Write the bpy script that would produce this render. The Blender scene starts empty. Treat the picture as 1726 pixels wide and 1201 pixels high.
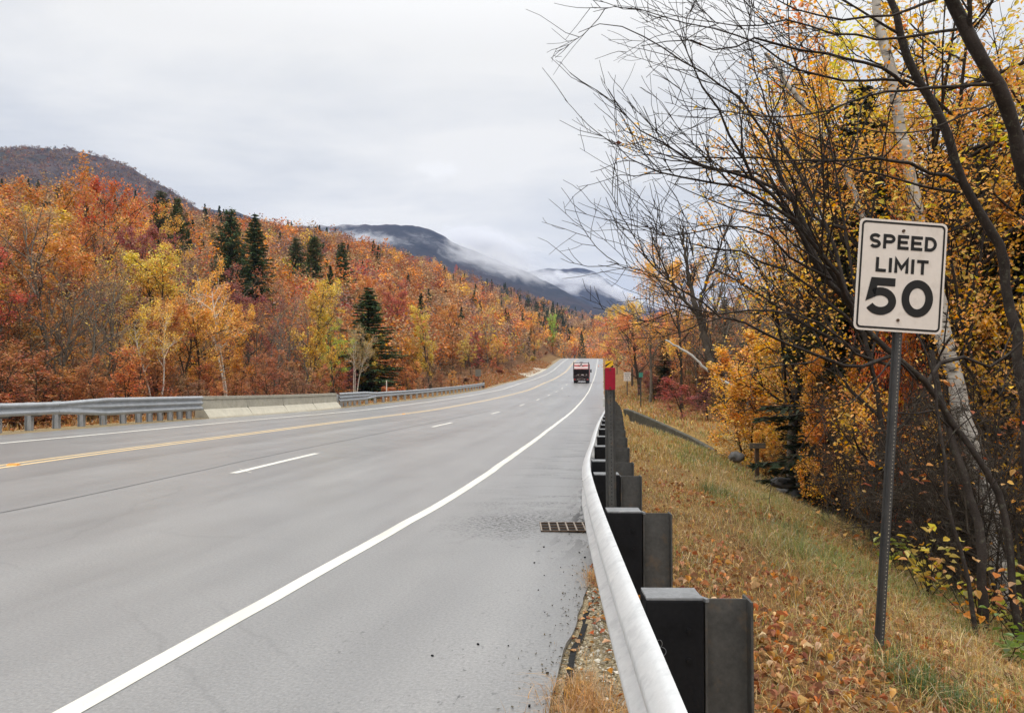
import bpy, bmesh, math, random
import numpy as np
from math import radians, sin, cos, pi
from mathutils import Vector, Matrix

scene = bpy.context.scene
COL = scene.collection
rng = np.random.default_rng(11)
random.seed(11)

# ------------------------------------------------------------------ camera
F_PX = 1250.0                       # focal length in pixels of the 1726 px wide photograph
PITCH = math.atan(29.5 / F_PX)
CAMZ = 1.5
cam_d = bpy.data.cameras.new('camera')
cam = bpy.data.objects.new('camera', cam_d)
COL.objects.link(cam)
cam.location = (0, 0, CAMZ)
cam.rotation_euler = (pi / 2 + PITCH, 0, 0)
cam_d.sensor_fit = 'HORIZONTAL'
cam_d.sensor_width = 36.0
cam_d.lens = 36.0 * F_PX / 1726.0
cam_d.clip_start = 0.05
cam_d.clip_end = 20000
scene.camera = cam
scene.render.resolution_x = 1024
scene.render.resolution_y = 712

# ------------------------------------------------------------------ sky, sun, exposure
SUN_EL, SUN_AZ = radians(58), radians(200)
world = bpy.data.worlds.new('World')
scene.world = world
world.use_nodes = True
wt = world.node_tree
wt.nodes.clear()
def wn(t, **kw):
    n = wt.nodes.new(t)
    for k, v in kw.items():
        setattr(n, k, v)
    return n
def wmath(op, a, b=None, c=None, clamp=False):
    n = wn('ShaderNodeMath', operation=op, use_clamp=clamp)
    for i, v in enumerate((a, b, c)):
        if v is None:
            continue
        if isinstance(v, (int, float)):
            n.inputs[i].default_value = v
        else:
            wt.links.new(v, n.inputs[i])
    return n.outputs[0]
tc = wn('ShaderNodeTexCoord')
sky = wn('ShaderNodeTexSky', sky_type='NISHITA')
sky.sun_disc = False
sky.sun_elevation = SUN_EL
sky.sun_rotation = SUN_AZ
sky.air_density = 1.0
sky.dust_density = 3.0
bg_sky = wn('ShaderNodeBackground')
bg_sky.inputs['Strength'].default_value = 0.1
wt.links.new(sky.outputs[0], bg_sky.inputs['Color'])
sep = wn('ShaderNodeSeparateXYZ')
wt.links.new(tc.outputs['Generated'], sep.inputs[0])
zc = wmath('MAXIMUM', sep.outputs['Z'], 0.0)
# a cloud deck seen in perspective: direction divided by its height above the horizon
den = wmath('ADD', zc, 0.16)
cx = wmath('DIVIDE', sep.outputs['X'], den)
cy = wmath('DIVIDE', sep.outputs['Y'], den)
comb = wn('ShaderNodeCombineXYZ')
wt.links.new(cx, comb.inputs[0]); wt.links.new(cy, comb.inputs[1])
n1 = wn('ShaderNodeTexNoise'); n1.inputs['Scale'].default_value = 1.05
n1.inputs['Detail'].default_value = 6; n1.inputs['Roughness'].default_value = 0.56
n1.inputs['Distortion'].default_value = 0.25
mp = wn('ShaderNodeMapping'); mp.inputs['Location'].default_value = (2.35, 0.6, 0.0)
mp.inputs['Rotation'].default_value = (0, 0, radians(-24)); mp.inputs['Scale'].default_value = (0.7, 1.25, 1)
wt.links.new(comb.outputs[0], mp.inputs[0]); wt.links.new(mp.outputs[0], n1.inputs['Vector'])
ramp = wn('ShaderNodeValToRGB')
ramp.color_ramp.elements[0].position = 0.36; ramp.color_ramp.elements[0].color = (0.665, 0.688, 0.718, 1)
ramp.color_ramp.elements[1].position = 0.60; ramp.color_ramp.elements[1].color = (0.885, 0.88, 0.86, 1)
e = ramp.color_ramp.elements.new(0.47); e.color = (0.775, 0.785, 0.79, 1)
# the deck gets thinner and whiter with height
lift = wmath('MULTIPLY', zc, 0.42)
nadd = wmath('ADD', n1.outputs['Fac'], lift)
nsub = wmath('SUBTRACT', nadd, 0.095)
wt.links.new(nsub, ramp.inputs['Fac'])
# one small bright puff low in the valley
vd = wn('ShaderNodeVectorMath', operation='SUBTRACT')
pd = Vector((-0.098, 1.0, 0.275)).normalized()
vd.inputs[1].default_value = pd
wt.links.new(tc.outputs['Generated'], vd.inputs[0])
ms = wn('ShaderNodeVectorMath', operation='MULTIPLY'); ms.inputs[1].default_value = (1.0, 1.0, 2.3)
wt.links.new(vd.outputs[0], ms.inputs[0])
ln = wn('ShaderNodeVectorMath', operation='LENGTH'); wt.links.new(ms.outputs[0], ln.inputs[0])
n2 = wn('ShaderNodeTexNoise'); n2.inputs['Scale'].default_value = 42; n2.inputs['Detail'].default_value = 5
wt.links.new(tc.outputs['Generated'], n2.inputs['Vector'])
pr = wmath('ADD', ln.outputs['Value'], wmath('MULTIPLY', wmath('SUBTRACT', n2.outputs['Fac'], 0.5), 0.09))
mr = wn('ShaderNodeMapRange'); mr.interpolation_type = 'SMOOTHSTEP'
mr.inputs['From Min'].default_value = 0.034; mr.inputs['From Max'].default_value = 0.004
wt.links.new(pr, mr.inputs['Value'])
mixp = wn('ShaderNodeMixRGB'); mixp.inputs['Color2'].default_value = (0.93, 0.93, 0.92, 1)
wt.links.new(wmath('MULTIPLY', mr.outputs[0], 1.0), mixp.inputs['Fac']); wt.links.new(ramp.outputs[0], mixp.inputs['Color1'])
# an overcast sky is about three times as bright overhead as at the horizon
gain = wmath('ADD', wmath('MULTIPLY', wmath('POWER', wmath('MAXIMUM', wmath('SUBTRACT', zc, 0.40), 0.0), 1.3), 4.6), 1.0)
bg_cl = wn('ShaderNodeBackground')
wt.links.new(mixp.outputs[0], bg_cl.inputs['Color']); wt.links.new(gain, bg_cl.inputs['Strength'])
mixw = wn('ShaderNodeMixShader'); mixw.inputs[0].default_value = 0.96
wt.links.new(bg_sky.outputs[0], mixw.inputs[1]); wt.links.new(bg_cl.outputs[0], mixw.inputs[2])
wo = wn('ShaderNodeOutputWorld'); wt.links.new(mixw.outputs[0], wo.inputs['Surface'])

sun_d = bpy.data.lights.new('sun', 'SUN')
sun_d.energy = 0.9; sun_d.angle = radians(20); sun_d.color = (1.0, 0.96, 0.9)
sun = bpy.data.objects.new('sun', sun_d); COL.objects.link(sun)
sun.rotation_euler = Vector((-sin(SUN_AZ) * cos(SUN_EL), -cos(SUN_AZ) * cos(SUN_EL), -sin(SUN_EL))).to_track_quat('-Z', 'Y').to_euler()
scene.view_settings.view_transform = 'Standard'
scene.view_settings.look = 'None'
scene.view_settings.exposure = 0.14
scene.view_settings.gamma = 1.0
scene.cycles.max_bounces = 6
scene.cycles.diffuse_bounces = 3
scene.cycles.glossy_bounces = 3
scene.cycles.transmission_bounces = 4
scene.cycles.volume_bounces = 2
scene.cycles.use_denoising = True

# ------------------------------------------------------------------ helpers
def P(px, py, Y):
    """a point of the place at depth Y, read off the photograph's survey"""
    a = (px - 863) / F_PX; b = (600.5 - py) / F_PX
    y = cos(PITCH) - b * sin(PITCH); z = sin(PITCH) + b * cos(PITCH)
    return np.array((a / y * Y, Y, CAMZ + z / y * Y))

def link(o, parent=None):
    COL.objects.link(o)
    if parent is not None:
        o.parent = parent
    return o

def tag(o, label=None, cat=None, group=None, kind=None):
    if label: o['label'] = label
    if cat: o['category'] = cat
    if group: o['group'] = group
    if kind: o['kind'] = kind
    return o

def thing(name, label, cat, loc=(0, 0, 0), group=None, rotz=0.0):
    o = bpy.data.objects.new(name, None)
    o.empty_display_size = 0.2
    o.location = loc; o.rotation_euler = (0, 0, rotz)
    link(o)
    return tag(o, label, cat, group)

class MB:
    """collects vertices and faces, then links them as one mesh object"""
    def __init__(s):
        s.V = []; s.F4 = []; s.F3 = []; s.m4 = []; s.m3 = []; s.n = 0; s.C = []; s.s4 = []; s.s3 = []
    def add(s, V, F4=None, F3=None, m=0, col=None, smooth=False):
        V = np.asarray(V, dtype=np.float64).reshape(-1, 3)
        if F4 is not None and len(F4):
            f = np.asarray(F4, dtype=np.int64) + s.n
            s.F4.append(f); s.m4.append(np.full(len(f), m)); s.s4.append(np.full(len(f), smooth))
        if F3 is not None and len(F3):
            f = np.asarray(F3, dtype=np.int64) + s.n
            s.F3.append(f); s.m3.append(np.full(len(f), m)); s.s3.append(np.full(len(f), smooth))
        s.V.append(V); s.n += len(V)
        if col is not None:
            c = np.asarray(col, dtype=np.float64)
            if c.ndim == 1: c = np.tile(c, (len(V), 1))
            s.C.append(c)
    def box(s, c, size, rz=0.0, m=0, R=None):
        x, y, z = np.array(size) / 2.0
        V = np.array([(-x,-y,-z),(x,-y,-z),(x,y,-z),(-x,y,-z),(-x,-y,z),(x,-y,z),(x,y,z),(-x,y,z)])
        if R is not None: V = V @ np.array(R).T
        elif rz: V = V @ np.array(((cos(rz), sin(rz), 0), (-sin(rz), cos(rz), 0), (0, 0, 1)))
        s.add(V + np.array(c), [(0,3,2,1),(4,5,6,7),(0,1,5,4),(1,2,6,5),(2,3,7,6),(3,0,4,7)], m=m)
    def cyl(s, a, b, r, n=10, m=0, r2=None):
        pts = np.array([a, b], float); 
        s.tube(pts, np.array([r, r if r2 is None else r2]), n, m=m, cap=True)
    def tube(s, pts, rad, sides=6, m=0, cap=True):
        pts = np.asarray(pts, float); rad = np.asarray(rad, float)
        V, F = tube_batch(pts[None], rad[None], sides)
        n = len(pts)
        s.add(V, F, m=m, smooth=sides > 4)
        if cap:
            for k, rev in ((0, True), (n - 1, False)):
                ring = V[k * sides:(k + 1) * sides]
                c = ring.mean(0)
                vv = np.vstack([ring, c]); ff = [(i, (i + 1) % sides, sides) for i in range(sides)]
                if rev: ff = [(b, a_, c_) for a_, b, c_ in ff]
                s.add(vv, F3=ff, m=m)
    def build(s, name, mats, parent=None, offset=None, smooth=None, colname=None):
        V = np.vstack(s.V) if s.V else np.zeros((0, 3))
        if parent is not None and offset is None:
            offset = np.array(world_loc(parent))
        if offset is not None: V = V - np.array(offset)
        me = mesh_np(name, V, np.vstack(s.F4) if s.F4 else None, np.vstack(s.F3) if s.F3 else None,
                     np.concatenate(s.m4 + s.m3) if (s.m4 or s.m3) else None,
                     np.concatenate(s.s4 + s.s3) if smooth is None and (s.s4 or s.s3) else smooth)
        if not isinstance(mats, (list, tuple)): mats = [mats]
        for m in mats: me.materials.append(m)
        if s.C and colname:
            C = np.vstack(s.C); C = np.hstack([C, np.ones((len(C), 1))]).astype(np.float32)
            at = me.color_attributes.new(colname, 'FLOAT_COLOR', 'POINT')
            at.data.foreach_set('color', C.ravel())
        o = bpy.data.objects.new(name, me)
        return link(o, parent)

def world_loc(o):
    v = Vector((0, 0, 0))
    while o is not None:
        v += o.location; o = o.parent
    return v

def mesh_np(name, V, F4=None, F3=None, mi=None, smooth=None):
    me = bpy.data.meshes.new(name)
    me.vertices.add(len(V)); me.vertices.foreach_set('co', np.asarray(V, np.float32).ravel())
    L = []; tot = []
    if F4 is not None and len(F4): L.append(np.asarray(F4).ravel()); tot.append(np.full(len(F4), 4))
    if F3 is not None and len(F3): L.append(np.asarray(F3).ravel()); tot.append(np.full(len(F3), 3))
    if L:
        L = np.concatenate(L).astype(np.int32); tot = np.concatenate(tot).astype(np.int32)
        st = np.concatenate([[0], np.cumsum(tot)[:-1]]).astype(np.int32)
        me.loops.add(len(L)); me.loops.foreach_set('vertex_index', L)
        me.polygons.add(len(tot)); me.polygons.foreach_set('loop_start', st); me.polygons.foreach_set('loop_total', tot)
        if mi is not None: me.polygons.foreach_set('material_index', np.asarray(mi, np.int32))
        if smooth is None: smooth = False
        sm = np.asarray(smooth) if not isinstance(smooth, bool) else np.full(len(tot), smooth)
        me.polygons.foreach_set('use_smooth', sm.astype(bool))
    me.update(calc_edges=True)
    me.validate()
    return me

def tube_batch(pts, rad, sides):
    """pts B,n,3  rad B,n -> V, quads"""
    B, n, _ = pts.shape
    T = np.gradient(pts, axis=1)
    T /= np.linalg.norm(T, axis=2, keepdims=True) + 1e-12
    ch = pts[:, -1] - pts[:, 0]
    ax = np.argmin(np.abs(ch), axis=1)
    ref = np.eye(3)[ax][:, None, :].repeat(n, 1)
    N = np.cross(T, ref); N /= np.linalg.norm(N, axis=2, keepdims=True) + 1e-12
    Bn = np.cross(T, N)
    a = np.arange(sides) * 2 * pi / sides
    ring = N[:, :, None, :] * np.cos(a)[None, None, :, None] + Bn[:, :, None, :] * np.sin(a)[None, None, :, None]
    V = (pts[:, :, None, :] + ring * rad[:, :, None, None]).reshape(-1, 3)
    k = np.arange(sides)
    base = (np.arange(B)[:, None, None] * n + np.arange(n - 1)[None, :, None]) * sides
    i0 = base + k; i1 = base + (k + 1) % sides
    F = np.stack([i0, i1, i1 + sides, i0 + sides], -1).reshape(-1, 4)
    return V, F

def add_tubes(mb, items, m=0):
    """items: (pts, radii, sides)"""
    groups = {}
    for p, r, s in items:
        groups.setdefault((len(p), s), []).append((p, r))
    for (n, s), it in groups.items():
        V, F = tube_batch(np.array([a for a, _ in it]), np.array([b for _, b in it]), s)
        mb.add(V, F, m=m, smooth=True)

def leaves(mb, pos, size, bias=0.6, width=0.6, m=0, fold=0.12, rg=rng, col=None, axis=None, oval=False):
    """small folded leaf faces, each an island of its own"""
    n = len(pos)
    if n == 0: return
    nr = rg.normal(size=(n, 3)); nr /= np.linalg.norm(nr, axis=1, keepdims=True)
    nr[:, 2] = np.abs(nr[:, 2]); nr += np.array((0, 0, bias)); nr /= np.linalg.norm(nr, axis=1, keepdims=True)
    t = rg.normal(size=(n, 3)) if axis is None else axis + rg.normal(size=(n, 3)) * 0.35
    t -= nr * (t * nr).sum(1, keepdims=True); t /= np.linalg.norm(t, axis=1, keepdims=True) + 1e-9
    b = np.cross(nr, t)
    s = np.asarray(size, float).reshape(-1, 1) * np.ones((n, 1))
    up = nr * s * fold
    if oval:
        w_ = b * s * width * .5
        V = np.stack([pos - t * s * .5, pos + w_ * .86 + up * .9 - t * s * .22, pos + w_ * .90 + up + t * s * .12, pos + t * s * .5 - nr * s * fold * .6,
                      pos - w_ * .90 + up + t * s * .12, pos - w_ * .86 + up * .9 - t * s * .22], 1).reshape(-1, 3)
        i = np.arange(n)[:, None] * 6
        mb.add(V, np.concatenate([i + np.array((0, 1, 2, 3)), i + np.array((0, 3, 4, 5))], 0), m=m, col=None if col is None else np.repeat(col, 6, axis=0))
        return
    V = np.stack([pos - t * s * .5, pos + b * s * width * .5 + up - t * s * .06, pos + t * s * .5, pos - b * s * width * .5 + up - t * s * .06], 1).reshape(-1, 3)
    i = np.arange(n)[:, None] * 4
    F3 = np.concatenate([i + np.array((0, 2, 1))[None] * 0 + np.array((0, 2, 1)), i + np.array((0, 3, 2))], 0)
    c = None if col is None else np.repeat(col, 4, axis=0)
    mb.add(V, F3=F3, m=m, col=c)

def pchip(xs, ys):
    xs = np.array(xs, float); ys = np.array(ys, float)
    h = np.diff(xs); d = np.diff(ys) / h
    m = np.zeros_like(xs); m[0] = d[0]; m[-1] = d[-1]
    for i in range(1, len(xs) - 1):
        if d[i - 1] * d[i] > 0:
            w1 = 2 * h[i] + h[i - 1]; w2 = h[i] + 2 * h[i - 1]
            m[i] = (w1 + w2) / (w1 / d[i - 1] + w2 / d[i])
    def f(x):
        x = np.asarray(x, float)
        i = np.clip(np.searchsorted(xs, x) - 1, 0, len(xs) - 2)
        t = np.clip((x - xs[i]) / h[i], 0, 1)
        y = (2*t**3-3*t**2+1)*ys[i] + (t**3-2*t**2+t)*h[i]*m[i] + (-2*t**3+3*t**2)*ys[i+1] + (t**3-t**2)*h[i]*m[i+1]
        y = np.where(x < xs[0], ys[0] + (x - xs[0]) * m[0], y)
        return np.where(x > xs[-1], ys[-1] + (x - xs[-1]) * m[-1], y)
    return f

def vnoise(x, y, seed=0):
    """cheap smooth value noise, vectorised"""
    x = np.asarray(x, float); y = np.asarray(y, float)
    xi = np.floor(x).astype(np.int64); yi = np.floor(y).astype(np.int64)
    fx = x - xi; fy = y - yi
    fx = fx * fx * (3 - 2 * fx); fy = fy * fy * (3 - 2 * fy)
    def hsh(a, b):
        h = (a * 374761393 + b * 668265263 + seed * 1442695041) & 0x7fffffff
        h = ((h ^ (h >> 13)) * 1274126177) & 0x7fffffff
        return ((h ^ (h >> 16)) & 0xffff) / 65535.0
    return (hsh(xi, yi) * (1 - fx) + hsh(xi + 1, yi) * fx) * (1 - fy) + (hsh(xi, yi + 1) * (1 - fx) + hsh(xi + 1, yi + 1) * fx) * fy

def fbm(x, y, seed=0, oct=4):
    v = 0; a = 0.5
    for k in range(oct):
        v = v + a * (vnoise(x * 2**k, y * 2**k, seed + k) - .5); a *= .5
    return v

# ------------------------------------------------------------------ materials
def nt(name):
    m = bpy.data.materials.new(name); m.use_nodes = True
    t = m.node_tree; t.nodes.clear()
    out = t.nodes.new('ShaderNodeOutputMaterial')
    return m, t, out
class NB:
    def __init__(s, t): s.t = t
    def n(s, typ, **kw):
        nd = s.t.nodes.new(typ)
        for k, v in kw.items(): setattr(nd, k, v)
        return nd
    def set(s, sock, v):
        if hasattr(v, 'is_output') or isinstance(v, bpy.types.NodeSocket): s.t.links.new(v, sock)
        else: sock.default_value = v
    def math(s, op, a, b=None, clamp=False):
        nd = s.n('ShaderNodeMath', operation=op, use_clamp=clamp)
        s.set(nd.inputs[0], a)
        if b is not None: s.set(nd.inputs[1], b)
        return nd.outputs[0]
    def noise(s, vec, scale, detail=4, rough=.5, dist=0.0):
        nd = s.n('ShaderNodeTexNoise')
        nd.inputs['Scale'].default_value = scale; nd.inputs['Detail'].default_value = detail
        nd.inputs['Roughness'].default_value = rough; nd.inputs['Distortion'].default_value = dist
        if vec is not None: s.t.links.new(vec, nd.inputs['Vector'])
        return nd.outputs['Fac']
    def map(s, vec, scale=(1, 1, 1), loc=(0, 0, 0), rot=(0, 0, 0)):
        nd = s.n('ShaderNodeMapping'); s.t.links.new(vec, nd.inputs[0])
        nd.inputs['Scale'].default_value = scale; nd.inputs['Location'].default_value = loc; nd.inputs['Rotation'].default_value = rot
        return nd.outputs[0]
    def ramp(s, fac, stops, mode='LINEAR'):
        nd = s.n('ShaderNodeValToRGB'); cr = nd.color_ramp; cr.interpolation = mode
        while len(cr.elements) < len(stops): cr.elements.new(0.5)
        for el, (p, c) in zip(cr.elements, stops):
            el.position = p
            el.color = (c[0], c[1], c[2], 1) if not isinstance(c, (int, float)) else (c, c, c, 1)
        s.t.links.new(fac, nd.inputs['Fac'])
        return nd.outputs[0]
    def mix(s, f, a, b, mode='MIX'):
        nd = s.n('ShaderNodeMixRGB', blend_type=mode)
        for i, v in enumerate((f, a, b)):
            if isinstance(v, tuple) and len(v) == 3: v = (*v, 1)
            s.set(nd.inputs[i], v)
        return nd.outputs[0]
    def bump(s, h, strength=.3, dist=.01):
        nd = s.n('ShaderNodeBump'); nd.inputs['Strength'].default_value = strength; nd.inputs['Distance'].default_value = dist
        s.t.links.new(h, nd.inputs['Height']); return nd.outputs[0]
    def bsdf(s, out, color, rough=.7, metal=0.0, spec=.5, normal=None):
        b = s.n('ShaderNodeBsdfPrincipled')
        if isinstance(color, tuple) and len(color) == 3: color = (*color, 1)
        s.set(b.inputs['Base Color'], color); s.set(b.inputs['Roughness'], rough); s.set(b.inputs['Metallic'], metal)
        b.inputs['Specular IOR Level'].default_value = spec
        if normal is not None: s.t.links.new(normal, b.inputs['Normal'])
        s.t.links.new(b.outputs[0], out.inputs['Surface']); return b

def mat_simple(name, c, rough=.6, metal=0.0, spec=.4, var=.25, scale=6, bump=0.0, spot=None, coord='Object'):
    """colour with grime-like variation in the object's own space"""
    m, t, out = nt(name); N = NB(t)
    co = N.n('ShaderNodeTexCoord').outputs[coord]
    f = N.noise(co, scale, 6, .6)
    f2 = N.noise(co, scale * 7.3, 3, .6)
    fm = N.math('ADD', N.math('MULTIPLY', f, .65), N.math('MULTIPLY', f2, .35))
    lo = tuple(x * (1 - var) for x in c); hi = tuple(min(1, x * (1 + var)) for x in c)
    colr = N.ramp(fm, [(.3, lo), (.7, hi)])
    if spot:
        sp, amt, thr = spot
        g = N.noise(co, scale * 2.1, 5, .65)
        colr = N.mix(N.math('MULTIPLY', N.ramp(g, [(thr, 0), (thr + .12, 1)]), amt), colr, sp)
    nm = N.bump(f2, bump, .01) if bump else None
    r = N.ramp(fm, [(.3, min(1, rough * 1.2)), (.7, rough * .8)])
    N.bsdf(out, colr, r, metal, spec, nm)
    return m

def mat_leaf(name, trans=.35, hue=.03, val=.35, patch=None, obj=True, attr=None, gloss=.12):
    m, t, out = nt(name); N = NB(t)
    if obj: base = N.n('ShaderNodeObjectInfo').outputs['Color']
    else:
        a = N.n('ShaderNodeVertexColor'); a.layer_name = attr; base = a.outputs['Color']
    geo = N.n('ShaderNodeNewGeometry'); rnd = geo.outputs['Random Per Island']
    co = N.n('ShaderNodeTexCoord').outputs['Object']
    hs = N.n('ShaderNodeHueSaturation')
    N.set(hs.inputs['Hue'], N.math('ADD', N.math('MULTIPLY', N.math('SUBTRACT', rnd, .5), hue * 2), .5))
    r2 = N.math('FRACT', N.math('MULTIPLY', rnd, 17.31))
    r3 = N.math('FRACT', N.math('MULTIPLY', rnd, 91.7))
    N.set(hs.inputs['Value'], N.math('ADD', N.math('MULTIPLY', r2, val * 2), 1 - val))
    N.set(hs.inputs['Saturation'], N.math('ADD', N.math('MULTIPLY', r3, .28), .80))
    N.set(hs.inputs['Color'], base)
    c = hs.outputs[0]
    if patch:
        g = N.noise(co, patch, 3, .5)
        hs2 = N.n('ShaderNodeHueSaturation')
        N.set(hs2.inputs['Hue'], N.ramp(g, [(.3, .472), (.7, .522)])); N.set(hs2.inputs['Value'], N.ramp(g, [(.3, .85), (.7, 1.15)]))
        N.set(hs2.inputs['Color'], c); c = hs2.outputs[0]
    d = N.n('ShaderNodeBsdfDiffuse'); N.set(d.inputs['Color'], c)
    tr = N.n('ShaderNodeBsdfTranslucent'); N.set(tr.inputs['Color'], c)
    mx = N.n('ShaderNodeMixShader'); mx.inputs[0].default_value = trans
    t.links.new(d.outputs[0], mx.inputs[1]); t.links.new(tr.outputs[0], mx.inputs[2])
    if gloss:
        g = N.n('ShaderNodeBsdfGlossy'); g.inputs['Roughness'].default_value = .45
        fr = N.n('ShaderNodeFresnel'); fr.inputs['IOR'].default_value = 1.4
        m2 = N.n('ShaderNodeMixShader'); t.links.new(N.math('MULTIPLY', fr.outputs[0], gloss * 4), m2.inputs[0])
        t.links.new(mx.outputs[0], m2.inputs[1]); t.links.new(g.outputs[0], m2.inputs[2]); mx = m2
    t.links.new(mx.outputs[0], out.inputs['Surface'])
    return m

M = {}
M['galv'] = mat_simple('galvanised_steel', (.62, .63, .63), .45, .35, .5, .14, 5, .08, ((.40, .41, .42), .40, .52))
M['galv_old'] = mat_simple('weathered_galvanised_steel', (.37, .385, .40), .5, .25, .45, .22, 4, .05)
M['post_steel'] = mat_simple('dull_post_steel', (.075, .074, .070), .6, .3, .3, .45, 6, .08, ((.125, .095, .068), .7, .56))
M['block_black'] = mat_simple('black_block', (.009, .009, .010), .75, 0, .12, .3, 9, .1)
M['block_top'] = mat_simple('grey_block_top', (.17, .175, .18), .6, 0, .4, .3, 9, .1, ((.42, .42, .42), .7, .6))  # block tops a paler grey than the black sides
M['sign_post'] = mat_simple('dark_channel_steel', (.075, .075, .074), .5, .5, .4, .3, 10, .05)
M['sign_white'] = mat_simple('white_sheeting', (.66, .60, .54), .42, 0, .45, .07, 4, 0, ((.50, .44, .37), .35, .56))
M['sign_black'] = mat_simple('black_sheeting', (.012, .011, .010), .5, 0, .3, .1, 5)
M['bolt'] = mat_simple('rusty_bolt', (.10, .06, .035), .6, .5, .4, .3, 40)
M['hole'] = mat_simple('painted_hole_light', (.36, .33, .28), .7, 0, .2, .3, 60)  # pale discs: daylight through the sign post's holes, painted as colour
M['hole_dark'] = mat_simple('dark_hole', (.015, .015, .015), .7, 0, .2, .3, 60)  # dark fill, shade inside holes and the drain painted as colour
M['red'] = mat_simple('red_reflector', (.27, .004, .020), .5, 0, .3, .25, 14)
M['yellow'] = mat_simple('yellow_sheeting', (.75, .42, .02), .4, 0, .4, .1, 8)
M['amber'] = mat_simple('amber_reflector', (.60, .24, .02), .4, 0, .5, .15, 20)
M['concrete'] = mat_simple('old_concrete', (.40, .37, .30), .85, 0, .3, .22, 2.2, .25, ((.27, .27, .19), .55, .55))
M['concrete_pale'] = mat_simple('pale_concrete', (.56, .52, .42), .85, 0, .3, .14, 2.6, .25)
M['concrete_dark'] = mat_simple('mossy_concrete', (.07, .065, .05), .9, 0, .3, .45, 3.0, .35, ((.16, .14, .09), .6, .55))
M['stone'] = mat_simple('boulder_stone', (.13, .13, .13), .9, 0, .3, .35, 2.5, .4)
M['wood'] = mat_simple('weathered_wood', (.08, .055, .038), .85, 0, .2, .35, 9, .3)
M['wood_pale'] = mat_simple('pale_stake_wood', (.36, .22, .09), .85, 0, .2, .3, 9, .3)
M['plank'] = mat_simple('grey_plank', (.15, .135, .11), .85, 0, .2, .3, 9, .3)
M['green'] = mat_simple('green_sheeting', (.05, .22, .17), .4, 0, .5, .1, 9)
M['tin'] = mat_simple('pale_metal', (.55, .55, .52), .5, .2, .5, .1, 9)
M['grate'] = mat_simple('worn_iron_grate', (.27, .23, .19), .6, .2, .3, .3, 30, .1, ((.12, .06, .035), .8, .52))
M['truck_red'] = mat_simple('truck_red_paint', (.38, .045, .05), .45, 0, .5, .35, 3, 0, ((.12, .03, .03), .6, .55))
M['truck_dark'] = mat_simple('truck_dark_steel', (.035, .022, .022), .6, .1, .4, .4, 3)
M['truck_white'] = mat_simple('truck_dirty_white', (.62, .52, .50), .5, 0, .4, .2, 3)
M['rubber'] = mat_simple('rubber', (.018, .018, .018), .8, 0, .3, .3, 5)
M['lamp_red'] = mat_simple('red_lamp_lens', (.5, .02, .02), .3, 0, .5, .1, 5)
M['bark'] = mat_simple('brown_bark', (.060, .047, .036), .9, 0, .2, .45, 5, .6, ((.12, .12, .09), .6, .56))
M['bark_dark'] = mat_simple('dark_wet_bark', (.026, .019, .015), .85, 0, .3, .5, 8, .6, ((.10, .10, .07), .6, .56))
M['bark_grey'] = mat_simple('grey_bark', (.15, .13, .105), .9, 0, .2, .4, 4, .5, ((.26, .25, .20), .6, .56))
M['birch_far'] = mat_simple('birch_bark', (.66, .63, .56), .85, 0, .3, .25, 6, .2, ((.10, .085, .07), .7, .64))
M['dead_wood'] = mat_simple('bleached_wood', (.42, .40, .36), .85, 0, .3, .2, 6, .2)
m, t, out = nt('white_birch_bark'); N = NB(t)
co = N.n('ShaderNodeTexCoord').outputs['Object']
a = N.noise(N.map(co, (5, 5, 16)), 1.0, 5, .62)
b = N.noise(N.map(co, (2.2, 2.2, 4)), 1.0, 4, .6)
cc = N.ramp(N.noise(co, 4, 4), [(.3, (.30, .27, .23)), (.7, (.54, .515, .465))])
cc = N.mix(N.ramp(a, [(.565, 0), (.62, 1)]), cc, (.045, .038, .032))
cc = N.mix(N.ramp(b, [(.55, 0), (.66, 1)]), cc, (.06, .05, .04))
N.bsdf(out, cc, .8, 0, .3, N.bump(a, .4, .01)); M['birch'] = m

# asphalt: worn pale grey, wet film, wheel paths along the road, dark wash near the kerb (UV = metres across, metres along)
m, t, out = nt('wet_worn_asphalt'); N = NB(t)
uv = N.n('ShaderNodeUVMap').outputs['UV']
sx = N.n('ShaderNodeSeparateXYZ'); t.links.new(uv, sx.inputs[0])
fine = N.noise(uv, 55, 4, .75)
mid = N.noise(N.map(uv, (1, .35, 1)), 2.2, 5, .6)
streak = N.noise(N.map(uv, (1.1, .03, 1)), 1.0, 4, .55)
big = N.noise(uv, .12, 4, .55)
val = N.math('ADD', N.math('MULTIPLY', mid, .30), N.math('MULTIPLY', streak, .45))
val = N.math('ADD', val, N.math('MULTIPLY', big, .25))
colr = N.ramp(val, [(.36, (.245, .243, .240)), (.62, (.335, .330, .324))])
grit = N.noise(uv, 130, 2, .5)
colr = N.mix(.62, colr, N.ramp(fine, [(.28, (.18, .18, .18)), (.72, (1.0, 1.0, .99))]), 'MULTIPLY')
colr = N.mix(N.ramp(grit, [(.66, 0), (.74, .55)]), colr, (.52, .51, .49))
# darker tyre tracks in both lanes and old oil down their middle
lanes = N.math('ABSOLUTE', N.math('SUBTRACT', N.math('FRACT', N.math('MULTIPLY', sx.outputs[0], 1 / 1.83)), .5))
trk = N.math('MULTIPLY', N.ramp(lanes, [(.15, 1), (.42, 0)]), N.ramp(N.noise(N.map(uv, (1.4, .05, 1)), 1.0, 4, .6), [(.35, .15), (.65, 1)]))
colr = N.mix(N.math('MULTIPLY', trk, .22), colr, (.12, .12, .122))
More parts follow.
